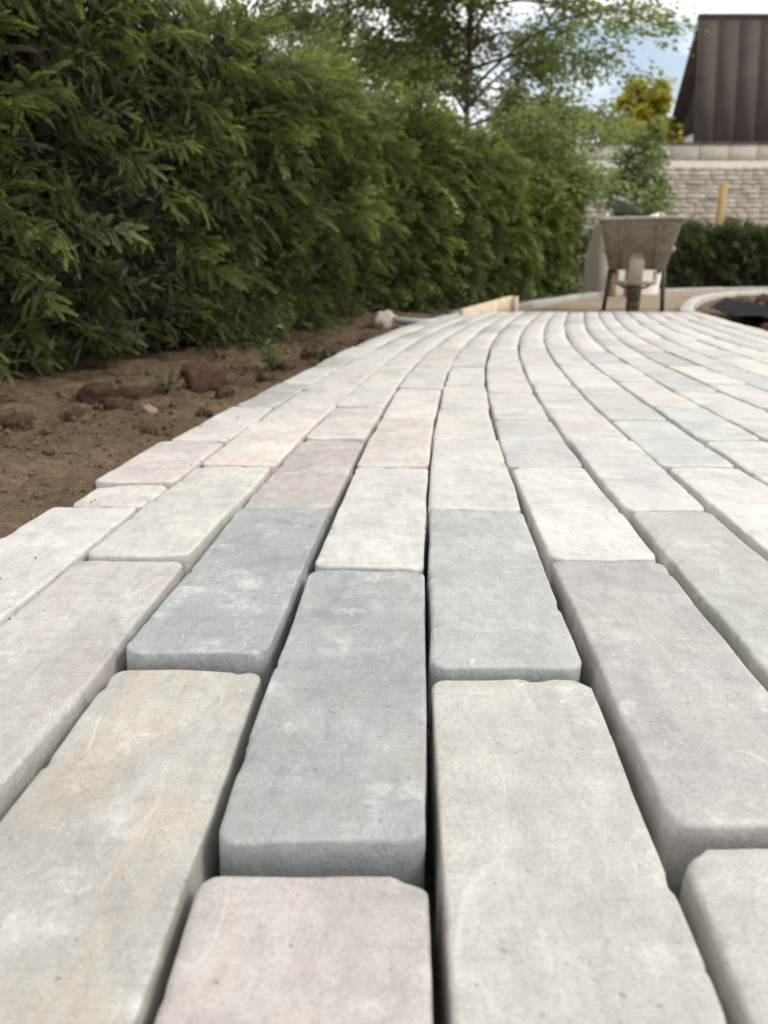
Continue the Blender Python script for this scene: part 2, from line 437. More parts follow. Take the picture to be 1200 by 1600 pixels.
# sandy base beyond the last stones
sv, sq = [], []
NS = 60
for k in range(NS):
    i_ = int(k / (NS - 1) * 119)
    a, b = OUTER[i_], INNER[i_]
    for t in np.linspace(0.0, 1.0, 12):
        q_ = a * (1 - t) + b * t
        sv.append((q_[0], q_[1], -0.05 + 0.006 * math.sin(q_[0] * 9 + q_[1] * 5)))
sv = np.array(sv); sv[:, 2] += 0.006 * fbm(sv * 3, 5, 2)
sq = [(k * 12 + i, k * 12 + i + 1, (k + 1) * 12 + i + 1, (k + 1) * 12 + i) for k in range(NS - 1) for i in range(11)]
tag(mesh_np("sand_base", sv, sq, M_SAND, smooth=True), kind='structure')

# ------------------------------------------------------------------ paving stones
def stone_mesh(name, quad, hi, seed, r=0.0045, depth=0.062):
    """quad: 4 corners (front-left, front-right, back-right, back-left), local metres; hi 0..3 sets density"""
    rs = np.random.default_rng(seed)
    quad = np.array(quad, float)
    a = (np.linalg.norm(quad[1] - quad[0]) + np.linalg.norm(quad[2] - quad[3])) / 4
    b = (np.linalg.norm(quad[3] - quad[0]) + np.linalg.norm(quad[2] - quad[1])) / 4
    sp = (0.03, 0.013, 0.0065, 0.0036)[hi]
    ring = {0: [0, .6 * r], 1: [0, .3 * r, r, 2 * r], 2: [0, .1 * r, .35 * r, .7 * r, 1.2 * r, 2 * r], 3: [0, .06 * r, .22 * r, .5 * r, .85 * r, 1.3 * r, 2 * r, 3 * r]}[hi]
    def lines(h):
        inner = np.linspace(-h + ring[-1], h - ring[-1], max(3, int(round(2 * (h - ring[-1]) / sp)) + 1))[1:-1]
        e = np.array(ring)
        return np.r_[-h + e, inner, h - e[::-1]]
    X, Y = np.meshgrid(lines(a), lines(b))
    dx, dy = a - np.abs(X), b - np.abs(Y)
    d = np.minimum(dx, dy)
    Rq = rs.uniform(0.007, 0.017, (2, 2))
    R = Rq[(Y > 0).astype(int), (X > 0).astype(int)]
    Rd = np.maximum(R - d, 1e-5)
    cx = np.clip(X, -(a - d - Rd), a - d - Rd); cy = np.clip(Y, -(b - d - Rd), b - d - Rd)
    ex, ey = X - cx, Y - cy
    ln = np.hypot(ex, ey)
    corner = (np.abs(ex) > 1e-9) & (np.abs(ey) > 1e-9)
    sc_ = np.where(corner, Rd / np.maximum(ln, 1e-9), 1.0)
    x, y = cx + ex * sc_, cy + ey * sc_
    rr = r * (1 + 0.45 * vnoise(np.stack([x * 18, y * 18, np.full_like(x, seed * .37)], -1).reshape(-1, 3), 5)).reshape(x.shape)
    q = np.clip(rr - d, 0, None)
    z = -rr + np.sqrt(np.maximum(rr ** 2 - q ** 2, 0)) * 1.0
    z = np.where(d >= rr, 0.0, z)
    # taper of the top towards the arris: tumbled stones are slightly pillowed
    z = z - 0.0006 * np.exp(-d / 0.006)
    u, v = (x / a + 1) / 2, (y / b + 1) / 2
    P = ((1 - u) * (1 - v))[..., None] * quad[0] + (u * (1 - v))[..., None] * quad[1] + (u * v)[..., None] * quad[2] + ((1 - u) * v)[..., None] * quad[3]
    V = np.concatenate([P, z[..., None]], -1)
    ny, nx = X.shape
    idx = np.arange(nx * ny).reshape(ny, nx)
    quads = np.stack([idx[:-1, :-1], idx[:-1, 1:], idx[1:, 1:], idx[1:, :-1]], -1).reshape(-1, 4)
    per = np.r_[idx[0, :-1], idx[:-1, -1], idx[-1, :0:-1], idx[:0:-1, 0]]
    V = V.reshape(-1, 3)
    n0 = len(V); m = len(per); rings = [V]; prev = per; base = V[per].copy()
    for k, dz in enumerate(((-0.010, -depth) if hi < 2 else (-0.008, -0.024, -depth))):
        nv = base.copy(); nv[:, 2] += dz
        bt = min(.0016, -dz * .07); nv[:, 0] += np.sign(nv[:, 0]) * bt * (np.abs(nv[:, 0]) > a * .9)
        nidx = n0 + k * m + np.arange(m)
        quads = np.concatenate([quads, np.stack([prev, nidx, np.roll(nidx, -1), np.roll(prev, -1)], 1)])
        rings.append(nv); prev = nidx
    V = np.concatenate(rings)
    # irregular faces
    sd_ = np.array([seed * 1.7, seed * .9, 0])
    if hi >= 1:
        edge_w = np.exp(-np.r_[d.ravel(), np.zeros(len(V) - n0)] / 0.02)
        V[:, 0] += 0.0013 * vnoise(V * np.array([16, 10, 12]) + sd_, 11) * edge_w
        V[:, 1] += 0.0013 * vnoise(V * np.array([10, 16, 12]) + sd_, 12) * edge_w
        top = np.r_[np.ones(n0), np.zeros(len(V) - n0)]
        V[:, 2] += top * (0.0010 * vnoise(V * 22 + sd_, 13) + 0.0011 * vnoise(V * 9 + sd_, 14))
    if hi >= 2:
        V[:, 0] += 0.00028 * vnoise(V * 90 + sd_, 17) * edge_w; V[:, 1] += 0.00028 * vnoise(V * 90 + sd_, 18) * edge_w
        V[:, 2] += top * 0.00045 * fbm(V * np.array([60, 34, 50]) + sd_, 15, 3)
        tops = np.flatnonzero(d.ravel() < r * .9)
        nc = rs.integers(8, 16)
        for ci in range(nc):             # chips knocked out of the arris
            c = V[rs.choice(tops)]; rho = rs.uniform(0.002, 0.0065) if ci > 2 else rs.uniform(.007, .012)
            dist = np.linalg.norm((V - c) * np.array([1, 1, 1.1]) + .28 * rho * vnoise(V * 210 + sd_, 31)[:, None], axis=1)
            w = np.clip(1 - dist / rho, 0, 1) ** .45
            toc = -V[:, :2] / (np.linalg.norm(V[:, :2], axis=1)[:, None] + 1e-9)
            V[:, 2] -= w * min(rho, .007) * .26
            V[:, :2] += toc * (w * min(rho, .007) * .20)[:, None]
    o = mesh_np(name, V, quads, M_STONE, smooth=True)
    return o

TINT = {'g': (0.322, 0.326, 0.326), 'l': (0.375, 0.373, 0.364), 'm': (0.455, 0.448, 0.434), 'b': (0.390, 0.369, 0.343), 'w': (0.520, 0.504, 0.478),
        'c': (0.530, 0.504, 0.466), 'p': (0.348, 0.334, 0.324), 'n': (0.400, 0.387, 0.362), 'k': (0.480, 0.454, 0.422)}
# per course: (far end of each stone in metres, colour key, extra lift in mm, rust)
ROWS = {
-3: ([.845, .948, 1.2, 1.533, 1.862], 'wckcn', {}),
-2: ([.330, .677, 1.04, 1.387, 1.748, 2.229, 2.674], 'bnkcwcw', {1: -1, 2: 2}),
-1: ([.475, .842, 1.219, 1.525, 1.809, 2.244, 2.65, 3.138], 'bgbcwccw', {0: -5, 1: 3, 2: -1}),
0: ([.283, .652, 1.036, 1.406, 1.788, 2.1, 2.413], 'bgwccwc', {0: -3, 1: 3}),
1: ([.456, .828, 1.214, 1.525, 1.84, 2.213], 'blwccwc', {0: -2, 1: 3}),
2: ([.299, .674, 1.044, 1.393, 1.719, 2.097, 2.36], 'npwmccw', {0: -4, 1: 2, 3: -1}),
3: ([.421, .83, 1.21, 1.51, 1.851, 2.276, 2.742], 'bnwcwcc', {0: 0, 1: 0}),
4: ([.634, 1.036, 1.393, 1.798, 2.244], 'bwmmw', {}),
5: ([.85, 1.214, 1.533, 1.90, 2.26], 'wwmcw', {}),
6: ([1.05, 1.393, 1.75, 2.056], 'wcwm', {}),
7: ([1.18, 1.517, 1.851, 2.2], 'cwwc', {})}
RUST = {(-2, 3): .35, (0, 3): .3, (2, 3): .25, (4, 3): .25, (-1, 2): .2, (-1, 0): .22, (0, 1): .12, (1, 1): 0.0, (1, 0): 0.0, (0, 0): .1, (2, 1): 0.0, (-2, 1): .1, (2, 0): 0.0, (3, 0): 0.0, (3, 1): 0.0, (1, 2): .1, (-3, 2): .25, (-1, 3): .25, (-2, 4): .25}
rs = np.random.default_rng(11)
END = {}
n_stone = 0
GAP = 0.0042
for j in range(-3, 14):
    ends, keys, lift = ROWS.get(j, ([], '', {}))
    ends = list(ends)
    # first visible distance of the course
    y_in = {-3: 0.2, -2: 0.1, -1: 0.02, 0: -0.08, 1: 0.02, 2: 0.0, 3: 0.06, 4: 0.28, 5: 0.5, 6: 0.72, 7: 0.86}.get(j, 0.40 + 0.155 * (j - 4))
    prev = y_in
    if j not in ROWS: prev = y_in + rs.uniform(-.2, .1); ends = []
    last = ends[-1] if ends else prev
    y_end = 5.24 + rs.uniform(-.06, .03)
    while last < y_end - 0.12:
        nx_ = last + rs.choice([.24, .30, .34, .37, .40], p=[.12, .2, .26, .26, .16]) * rs.uniform(.95, 1.05)
        if nx_ > y_end - .12: nx_ = y_end
        ends.append(nx_); last = nx_
    for k, e in enumerate(ends):
        y0, y1 = prev, e
        prev = e
        if y1 < y_in: continue
        sk = 0.10 + 0.16 * np.clip((0.5 * (y0 + y1) - 1.5) / 3, 0, 1)
        w_ = 0.11
        sl0, sl1 = 0.0, 0.0
        if y0 > 1.3:
            sl0 = sl1 = sk * w_ * .7
        g = GAP * (rs.uniform(.9, 1.4) if y1 < 1.3 else rs.uniform(1.0, 2.3)); gl = GAP * rs.uniform(.45, .85); gr = GAP * rs.uniform(.45, .85)
        if y1 < 1.1: gl, gr = GAP * rs.uniform(.8, 1.1), GAP * rs.uniform(.8, 1.1)
        if y1 < 1.3 and j in (-1, -2): gr *= 1.5
        if y1 < 1.3 and j in (2, 3, 4): gl *= 1.6
        if j == 0: gr *= .6
        if j == 1: gl *= .6
        g += {(-1, 1): .006, (0, 1): .008, (1, 1): .006, (2, 1): .005, (-1, 2): .002}.get((j, k), 0.0)
        ya, yb_ = y0 + g, y1 - g * .6 if k else y1 - .001
        c4 = np.array([(jx(j, ya + sl0 / 2) + gl, ya + sl0 / 2), (jx(j + 1, ya - sl0 / 2) - gr, ya - sl0 / 2),
                       (jx(j + 1, yb_ - sl1 / 2) - gr, yb_ - sl1 / 2), (jx(j, yb_ + sl1 / 2) + gl, yb_ + sl1 / 2)])
        if j == -3: c4[[0, 3], 0] += rs.uniform(-.008, .008)
        c4 += rs.normal(0, 0.0006 if y1 < 1.3 else 0.0013, c4.shape)
        cen = c4.mean(0)
        hi = 3 if y0 < 0.66 else 2 if y0 < 1.25 else 1 if y0 < 2.6 else 0
        if abs(j - 1) > 6 and hi > 1: hi = 2 if y0 < 1.1 else 1
        o = stone_mesh("paving_stone", c4 - cen, hi, 100 + n_stone, r=rs.uniform(.0022, .0036))
        lf = lift.get(k, rs.uniform(-1.6, 1.6)) / 1000
        o.location = (cen[0], cen[1], lf)
        o.rotation_euler = (rs.normal(0, .0025), rs.normal(0, .005), 0)
        o.parent = path
        if k < len(keys): t = np.array(TINT[keys[k]])
        else:
            t = np.array(TINT[rs.choice(list('wcmwkwwc'))])
            if rs.random() < .06: t = np.array(TINT['n'])
        t = t * rs.uniform(.95, 1.05) + rs.normal(0, .003, 3)
        o['tint'] = [float(q_) for q_ in t]
        o['rust'] = float(RUST.get((j, k), .18 if rs.random() < .12 else 0.0))
        n_stone += 1

# ------------------------------------------------------------------ edging courses beyond the laid area
def edging(line, name, label, cat, tint, w=0.10, ln=0.21, top=0.0, smax=None):
    root = empty(name, (*line[0], -0.07), label, cat)
    d = np.r_[0, np.cumsum(np.linalg.norm(np.diff(line, axis=0), axis=1))]
    s = 0.0; k = 0
    r2 = np.random.default_rng(len(label))
    while s + ln < (smax or d[-1]):
        m_ = s + ln / 2
        p = np.array([np.interp(m_, d, line[:, 0]), np.interp(m_, d, line[:, 1])])
        q_ = np.array([np.interp(m_ + .02, d, line[:, 0]), np.interp(m_ + .02, d, line[:, 1])])
        ang = math.atan2(*(q_ - p)[::-1])
        h = np.array([(-ln / 2 + .002, -w / 2), (ln / 2 - .002, -w / 2), (ln / 2 - .002, w / 2), (-ln / 2 + .002, w / 2)])
        o = stone_mesh("edging_stone", h, 0, 900 + k, r=.006, depth=0.085)
        o.location = (p[0] - line[0][0], p[1] - line[0][1], top + .07 + r2.uniform(-.004, .004))
        o.rotation_euler = (0, 0, ang + r2.normal(0, .02))
        o.parent = root
        o['tint'] = [float(x) for x in np.array(tint) * r2.uniform(.92, 1.06)]; o['rust'] = 0.0
        s += ln; k += 1
    return root
edging(OUTER, "kerb_edging", "grey outer stone edging curving away behind the wheelbarrow in front of the low hedge", "kerb", (.36, .35, .335), smax=11.5)
edging(INNER, "kerb_edging", "pale inner stone edging bending round the dug soil bed beside the wheelbarrow", "kerb", (.50, .475, .44), top=.004, smax=9.5)

# ------------------------------------------------------------------ hedges
def frames(fwd, up_hint):
    f = fwd / np.linalg.norm(fwd, axis=1)[:, None]
    s = np.cross(up_hint, f); s /= np.linalg.norm(s, axis=1)[:, None] + 1e-9
    u = np.cross(f, s)
    return np.stack([f, s, u], 2)       # columns: x, y, z axes

def instance(tv, tq, tt, R, S, L, T):
    n = len(L); k = len(tv)
    v = np.einsum('nij,kj->nki', R * S[:, None, None], tv) + L[:, None, :]
    q = (tq[None] + (np.arange(n) * k)[:, None, None]).reshape(-1, 4)
    t = np.clip(tt[None] * T[:, 1:2] + T[:, 0:1], 0, 1)
    return v.reshape(-1, 3), q, t.ravel()

def spray(L, n, nl, nw, r_, droop):
    """one yew shoot: stem along x, needles in two ranks"""
    V, Q, T = [], [], []
    def quad(a, b, c, d, t0, t1):
        k = len(V); V.extend([a, b, c, d]); Q.append((k, k + 1, k + 2, k + 3)); T.extend([t0, t1, t1, t0])
    pts = [np.array([L * s, 0, -droop * L * s * s]) for s in np.linspace(0, 1, n)]
    for i, p in enumerate(pts):
        s = i / (n - 1)
        for sg in (-1, 1):
            ang = math.radians(r_.uniform(48, 72) * (1 - .45 * s)); l_ = nl * r_.uniform(.8, 1.1) * (0.75 + .5 * math.sin(math.pi * min(1, s * .9 + .1))) * (1 - .35 * s)
            d = np.array([math.cos(ang), sg * math.sin(ang), r_.uniform(-.05, .22)])
            w = np.array([-d[1], d[0], 0]); w = w / np.linalg.norm(w) * nw
            quad(p, p + d * l_ * .45 + w * .5, p + d * l_, p + d * l_ * .45 - w * .5, .25 + .5 * s, .35 + .65 * s)
    return V, Q, T

def branch_template(seed, n_sp, n_nd, L=0.19, nl=0.0165, nw=0.0040):
    r_ = np.random.default_rng(seed); V, Q, T = [], [], []
    def put(sv_, sq_, st_, org, ang, lift, tone0):
        ca, sa = math.cos(ang), math.sin(ang); a_ = np.array(sv_)
        x, y, z = a_[:, 0] * ca - a_[:, 1] * sa, a_[:, 0] * sa + a_[:, 1] * ca, a_[:, 2] + a_[:, 0] * lift
        k = len(V); V.extend(np.stack([x, y, z], 1) + org); Q.extend([tuple(i + k for i in q) for q in sq_]); T.extend([t * .9 + tone0 for t in st_])
    bend = r_.uniform(-.25, .25)
    main = lambda s: np.array([L * s, bend * L * s * s, 0.07 * L * math.sin(s * 2.2) - .30 * L * s * s])
    for i in range(n_sp):
        s = .18 + .80 * i / n_sp
        sg = 1 if i % 2 else -1
        sl = L * (.50 - .24 * s) * r_.uniform(.6, 1.35)
        put(*spray(sl, max(4, int(n_nd * sl / .08)), nl, nw, r_, r_.uniform(.1, .45)), main(s), sg * math.radians(r_.uniform(25, 75)), r_.uniform(-.45, .35), -.12 + .18 * s)
    put(*spray(L * .40, n_nd + 2, nl, nw, r_, .35), main(.66), 0, -.35, .12)
    # woody stem, a thin two-sided ribbon pair
    P = [main(s) for s in np.linspace(-.35, .95, 7)]
    for a_, b_ in zip(P[:-1], P[1:]):
        for w in ((0, .0016, 0), (0, 0, .0016)):
            w = np.array(w); k = len(V); V.extend([a_ - w, a_ + w, b_ + w, b_ - w]); Q.append((k, k + 1, k + 2, k + 3)); T.extend([.05] * 4)
    return np.array(V), np.array(Q), np.array(T)

def hedge(name, line, height, depth, label, material, near_fn, per_m2, group=None, z0=-0.05, stems=8, seed=1):
    r_ = np.random.default_rng(seed)
    line = polyline_at(line, 80)
    d = np.r_[0, np.cumsum(np.linalg.norm(np.diff(line, axis=0), axis=1))]
    tang = np.gradient(line, axis=0); tang /= np.linalg.norm(tang, axis=1)[:, None]
    nrm = np.stack([tang[:, 1], -tang[:, 0]], 1)       # towards the path
    root = empty(name, (*line[0], z0), label, "hedge", group)
    org = np.array([*line[0], z0])
    at = lambda s: (np.stack([np.interp(s, d, line[:, 0]), np.interp(s, d, line[:, 1])], -1), np.stack([np.interp(s, d, nrm[:, 0]), np.interp(s, d, nrm[:, 1])], -1))
    L = d[-1]
    Vs, Qs, Ts, n = [], [], [], 0
    hz = lambda s: height + .07 * vnoise(np.stack([s * 1.6, s * 0, s * 0], 1), 41 + seed) + .04 * vnoise(np.stack([s * 5, s * 0, s * 0 + 3], 1), 43 + seed)
    levels = near_fn()
    for (s0, s1, tmpl, dens, scale) in levels:
        s1 = min(s1, L)
        area = (s1 - s0) * height
        for region in ('face', 'top', 'end0', 'end1'):
            if region == 'face': N = int(area * per_m2 * dens)
            elif region == 'top': N = int((s1 - s0) * depth * per_m2 * dens * .8)
            elif region == 'end0':
                if s0 > 0.01 or seed == 1: continue      # the near end lies out of view
                N = int(depth * height * per_m2 * dens)
            else:
                if s1 < L - .01: continue
                N = int(depth * height * per_m2 * dens)
            s = r_.uniform(s0, min(s1, L), N); H = hz(s)
            hh = r_.uniform(0, 1, N)
            if region == 'face':
                hh = hh ** .9; z = .02 + hh * (H - .02); inn = r_.uniform(-.02, .30, N) ** 1.0
                inn = inn + .10 * (1 - hh) ** 3
            elif region == 'top':
                z = H - r_.uniform(-.02, .12, N); inn = r_.uniform(0, depth, N)
            else:
                s = np.full(N, s0 if region == 'end0' else min(s1, L)) + (1 if region == 'end0' else -1) * r_.uniform(0, .2, N)
                H = hz(s); z = hh * H; inn = r_.uniform(0, depth, N)
            p, nn = at(s)
            bulge = .07 * vnoise(np.stack([s * 2.2, z * 2.6, s * 0], 1), 61 + seed) + .035 * vnoise(np.stack([s * 7, z * 7, s * 0], 1), 67)
            loc = np.stack([p[:, 0] + nn[:, 0] * (bulge - inn - .14), p[:, 1] + nn[:, 1] * (bulge - inn - .14), z0 + z], 1)
            yaw = r_.normal(0, .8, N); pit = r_.normal(.05, .42, N)
            if region == 'top': pit = r_.normal(.85, .3, N); yaw = r_.uniform(-3.1, 3.1, N)
            if region == 'end0': yaw -= 1.4
            if region == 'end1': yaw += 1.4
            base = np.arctan2(nn[:, 1], nn[:, 0]) + yaw
            fw = np.stack([np.cos(base) * np.cos(pit), np.sin(base) * np.cos(pit), np.sin(pit)], 1)
            R = frames(fw, np.tile([0, 0, 1.0], (N, 1)) + r_.normal(0, .42, (N, 3)))
            S = r_.uniform(.55, 1.3, N) * scale
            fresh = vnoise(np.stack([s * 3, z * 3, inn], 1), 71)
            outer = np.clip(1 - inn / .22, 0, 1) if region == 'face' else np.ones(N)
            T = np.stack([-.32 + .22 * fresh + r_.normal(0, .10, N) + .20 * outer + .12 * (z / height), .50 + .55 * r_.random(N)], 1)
            which = r_.integers(0, len(tmpl), N)
            for w in range(len(tmpl)):
                m = which == w
                if not m.any(): continue
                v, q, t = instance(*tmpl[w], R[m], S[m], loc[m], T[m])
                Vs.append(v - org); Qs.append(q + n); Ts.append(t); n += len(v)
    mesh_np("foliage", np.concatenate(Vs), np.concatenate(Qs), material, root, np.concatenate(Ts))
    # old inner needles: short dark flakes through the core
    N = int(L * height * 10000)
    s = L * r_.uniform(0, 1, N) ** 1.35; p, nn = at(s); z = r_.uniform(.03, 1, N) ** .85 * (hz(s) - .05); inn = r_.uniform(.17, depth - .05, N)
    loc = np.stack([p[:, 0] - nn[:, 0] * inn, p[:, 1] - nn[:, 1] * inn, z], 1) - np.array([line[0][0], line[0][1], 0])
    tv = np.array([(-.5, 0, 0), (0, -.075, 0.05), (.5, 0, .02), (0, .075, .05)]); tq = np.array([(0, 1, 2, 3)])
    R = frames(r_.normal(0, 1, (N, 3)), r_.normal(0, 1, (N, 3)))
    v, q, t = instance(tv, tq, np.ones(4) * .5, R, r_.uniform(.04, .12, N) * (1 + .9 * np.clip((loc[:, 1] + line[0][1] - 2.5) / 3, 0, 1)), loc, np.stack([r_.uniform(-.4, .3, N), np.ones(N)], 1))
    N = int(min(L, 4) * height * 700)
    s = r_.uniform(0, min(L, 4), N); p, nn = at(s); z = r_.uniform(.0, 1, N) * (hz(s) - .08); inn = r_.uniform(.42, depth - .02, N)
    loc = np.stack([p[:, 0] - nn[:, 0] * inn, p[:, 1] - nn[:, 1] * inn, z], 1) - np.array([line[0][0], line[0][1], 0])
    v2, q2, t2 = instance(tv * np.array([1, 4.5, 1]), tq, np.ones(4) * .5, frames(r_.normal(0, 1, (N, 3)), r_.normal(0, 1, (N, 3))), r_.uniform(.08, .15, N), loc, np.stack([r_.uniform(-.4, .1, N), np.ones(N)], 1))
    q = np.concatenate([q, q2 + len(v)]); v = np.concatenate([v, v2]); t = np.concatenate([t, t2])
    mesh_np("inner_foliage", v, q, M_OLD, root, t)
    for k in range(stems):
        s = L * (k + .5 + r_.uniform(-.25, .25)) / stems
        p, nn = at(np.array([s])); p = p[0] - nn[0] * r_.uniform(.30, .46) - line[0]
        mb = MB(); h = height * r_.uniform(.75, .92)
        lean = r_.normal(0, .06, 2)
        pts = [(p[0] + lean[0] * f + .015 * math.sin(f * 7 + k), p[1] + lean[1] * f + .015 * math.cos(f * 6 + k), -.04 + f * h) for f in np.linspace(0, 1, 9)]
        mb.tube(pts, np.linspace(.021, .006, 9) * r_.uniform(.8, 1.3), 7)
        for b in range(9):
            f = r_.uniform(.1, .9); i_ = int(f * 8); a_ = np.array(pts[i_]); an = r_.uniform(0, 6.28); l_ = r_.uniform(.18, .38)
            e_ = a_ + np.array([math.cos(an) * l_, math.sin(an) * l_, r_.uniform(.0, .2)])
            mb.tube([a_, (a_ + e_) / 2 + np.array([0, 0, .03]), e_], [.007, .005, .002], 5)
        mb.build("stem", M_TWIG, root, True)
    return root

TN = [branch_template(s, 8, 17, nl=.0150, nw=.0052) for s in (1, 2, 3, 4, 11, 12, 13)]
TM = [branch_template(s, 7, 8, nl=.023, nw=.0075) for s in (5, 6, 7)]
TF = [branch_template(s, 5, 5, nl=.030, nw=.013) for s in (8, 9)]
LEFT_LINE = [(-1.22, 1.1), (-0.93, 1.76), (-0.63, 2.6), (-0.02, 4.9), (1.15, 7.6), (2.55, 10.2)]
hedge("conifer_hedge", LEFT_LINE, 1.22, 0.80, "tall dark green conifer hedge running the length of the path above bare soil", M_YEW,
      lambda: [(0, 2.4, TN, 1.25, .95), (2.4, 4.7, TM, 1.35, 1.15), (4.7, 99, TF, 2.4, 1.4)], 230, stems=13, seed=1)
hedge("conifer_hedge", [(4.55, 12.75), (5.6, 13.35), (7.2, 14.0), (9.4, 14.5)], .88, 0.55, "low clipped conifer hedge in front of the stone wall behind the wheelbarrow", M_YEW2,
      lambda: [(0, 99, TF, 2.6, 1.4)], 170, stems=6, seed=2)

# ------------------------------------------------------------------ trees
LEAF = np.array([(0, 0, 0), (.42, .30, .06), (1, 0, -.05), (.42, -.30, .06)]); LQ = np.array([(0, 1, 2, 3)])
def tree(name, loc, height, spread, first, label, material, n_limb=24, leaf=.075, sub=9, per=34, seed=1, r0=.055, droop=.35, group=None, lean=(0, 0), fill=1.0, jit=.09):
    r_ = np.random.default_rng(seed)
    root = empty(name, loc, label, "tree", group)
    tr = MB()
    tp = lambda f: np.array([lean[0] * f * height + .04 * math.sin(f * 5 + seed), lean[1] * f * height + .04 * math.cos(f * 4), f * height - .03])
    tr.tube([tp(f) for f in np.linspace(0, 1, 14)], np.linspace(r0, .008, 14), 9)
    tr.build("trunk", M_BARK, root, True)
    br = MB(); LV, LT, LD = [], [], []
    for k in range(n_limb):
        f = first + (1 - first) * (k + r_.uniform(0, .8)) / n_limb
        a0 = tp(f); az = k * 2.4 + r_.uniform(-.4, .4)
        g = (f - first) / (1 - first)
        ln = spread * (1 - .72 * g ** 1.4) * r_.uniform(.7, 1.08) * (.72 + .28 * min(1, g * 5))
        rise = .42 * ln * r_.uniform(.3, 1.1)
        P = []
        for t in np.linspace(0, 1, 7):
            P.append(a0 + np.array([math.cos(az) * ln * t, math.sin(az) * ln * t, rise * math.sin(t * 1.9) - droop * ln * t * t * .7]) + r_.normal(0, .02, 3) * t)
        br.tube(P, np.linspace(.022 * (1 - .6 * g) + .004, .004, 7), 5)
        P = np.array(P)
        for b in range(sub):
            t = r_.uniform(.22, 1.0); i_ = min(5, int(t * 6)); q0 = P[i_] + (P[i_ + 1] - P[i_]) * (t * 6 - i_)
            aa = az + r_.choice([-1, 1]) * r_.uniform(.3, 1.1); l2 = ln * .36 * r_.uniform(.5, 1.15) * (1.15 - .5 * t)
            Q_ = [q0 + np.array([math.cos(aa) * l2 * u, math.sin(aa) * l2 * u, .10 * l2 * u - droop * 1.3 * l2 * u * u]) for u in (0, .5, 1.0)]
            br.tube(Q_, [.006, .004, .002], 4, False)
            m = int(per * l2 / .5 * fill) + 4
            u = r_.uniform(.1, 1.05, m)
            m_ = m; pos = np.array(q0) + np.stack([np.cos(aa) * l2 * u, np.sin(aa) * l2 * u, .10 * l2 * u - droop * 1.3 * l2 * u * u], 1) + r_.normal(0, jit, (m, 3))
            LV.append(pos); LD.append(np.stack([np.cos(aa) + r_.normal(0, .7, m), np.sin(aa) + r_.normal(0, .7, m), r_.normal(-.35, .35, m)], 1))
            LT.append(r_.normal(.45, .16, m) + r_.normal(0, .1))
    br.build("branches", M_BARK, root, True)
    pos, dr, tn = np.concatenate(LV), np.concatenate(LD), np.concatenate(LT)
    N = len(pos)
    R = frames(dr, np.tile([0, 0, 1.0], (N, 1)) + r_.normal(0, .45, (N, 3)))
    v, q, t = instance(LEAF, LQ, np.ones(4), R, leaf * r_.uniform(.65, 1.25, N), pos, np.stack([tn - 1 + .0, np.ones(N)], 1))
    mesh_np("leaves", v, q, material, root, t)
    return root

tree("deciduous_tree", (1.10, 10.6, -.05), 6.2, 2.9, .16, "slender dark trunked tree with drooping leafy branches rising behind the hedge", M_TREE, n_limb=64, seed=3, per=58, sub=15, leaf=.078, droop=.28)
tree("deciduous_tree", (-0.55, 12.2, -.05), 6.8, 2.7, .08, "denser dull green tree behind the hedge, nearer the camera side of the slender trunk", M_TREE2, n_limb=66, seed=5, per=52, sub=15, leaf=.085, r0=.06)
tree("young_tree", (4.45, 14.0, -.05), 2.7, .80, .22, "thin young tree with sagging leaves standing against the stone wall", M_TREE2, n_limb=22, seed=8, per=90, leaf=.10, r0=.03, droop=.6)
tree("deciduous_tree", (2.5, 14.6, -.05), 3.3, 1.7, .08, "low shaded shrubby tree between the slender trunk and the stone wall", M_TREE2, n_limb=44, seed=9, per=90, sub=14, leaf=.09, r0=.03, droop=.5)
tree("golden_tree", (6.95, 22.0, -.05), 5.0, 1.55, .3, "golden yellow leaved tree showing above the wall beside the brown barn", M_GOLD, n_limb=36, seed=12, per=150, sub=14, leaf=.15, r0=.05)

# ------------------------------------------------------------------ stone wall
M_WALL = None
def tinted(name, rough=.85, sc0=9, contrast=.2):
    m, n, l, p = mat(name)
    at = n.new('ShaderNodeAttribute'); at.attribute_type = 'OBJECT'; at.attribute_name = 'tint'
    v = position(n); a = noise_node(n, l, v, sc0, 6, .65); b = noise_node(n, l, v, sc0 * 8, 4, .6)
    c = mix(n, l, 1.0, at.outputs['Color'], ramp(n, l, a, [(.3, 1 - contrast), (.7, 1 + contrast)]), 'MULTIPLY')
    c = mix(n, l, 1.0, c, ramp(n, l, b, [(.3, 1 - contrast * .6), (.7, 1 + contrast * .6)]), 'MULTIPLY')
    l.new(c, p.inputs['Base Color']); p.inputs['Roughness'].default_value = rough
    l.new(bump(n, l, b, .5, .01), p.inputs['Normal'])
    return m
M_WALL = tinted("wall_stone")
M_MORTAR = simple_mat("mortar", (.42, .38, .33), (.52, .48, .42), 9, .95)
M_SLATE = simple_mat("slate_cap", (.07, .065, .062), (.13, .12, .115), 6, .8)
WY, WX0, WX1, WTOP = 17.0, -3.0, 12.0, 2.84
wall = empty("stone_wall", (4.5, WY, -.05), "pale rubble stone garden wall with flat coping behind the low hedge", "wall")
mb = MB(); mb.box(((WX0 + WX1) / 2 - 4.5, .195, (WTOP - .34) / 2), (WX1 - WX0, .35, WTOP - .34)); mb.build("wall_core", M_MORTAR, wall)
unit = []
for k in range(6):
    mb = MB(); w = (.20, .26, .31, .36, .43, .24)[k]; mb.box((0, 0, 0), (w - .012, .12, (.105, .105, .105, .105, .105, .105)[k] - .012), bev=.012)
    o = mb.build("wall_stone", M_WALL); unit.append((o, w))
used = set(); rs = np.random.default_rng(5)
rest = MB(); zc = .0525; row = 0; n_ind = 0
rh = .105
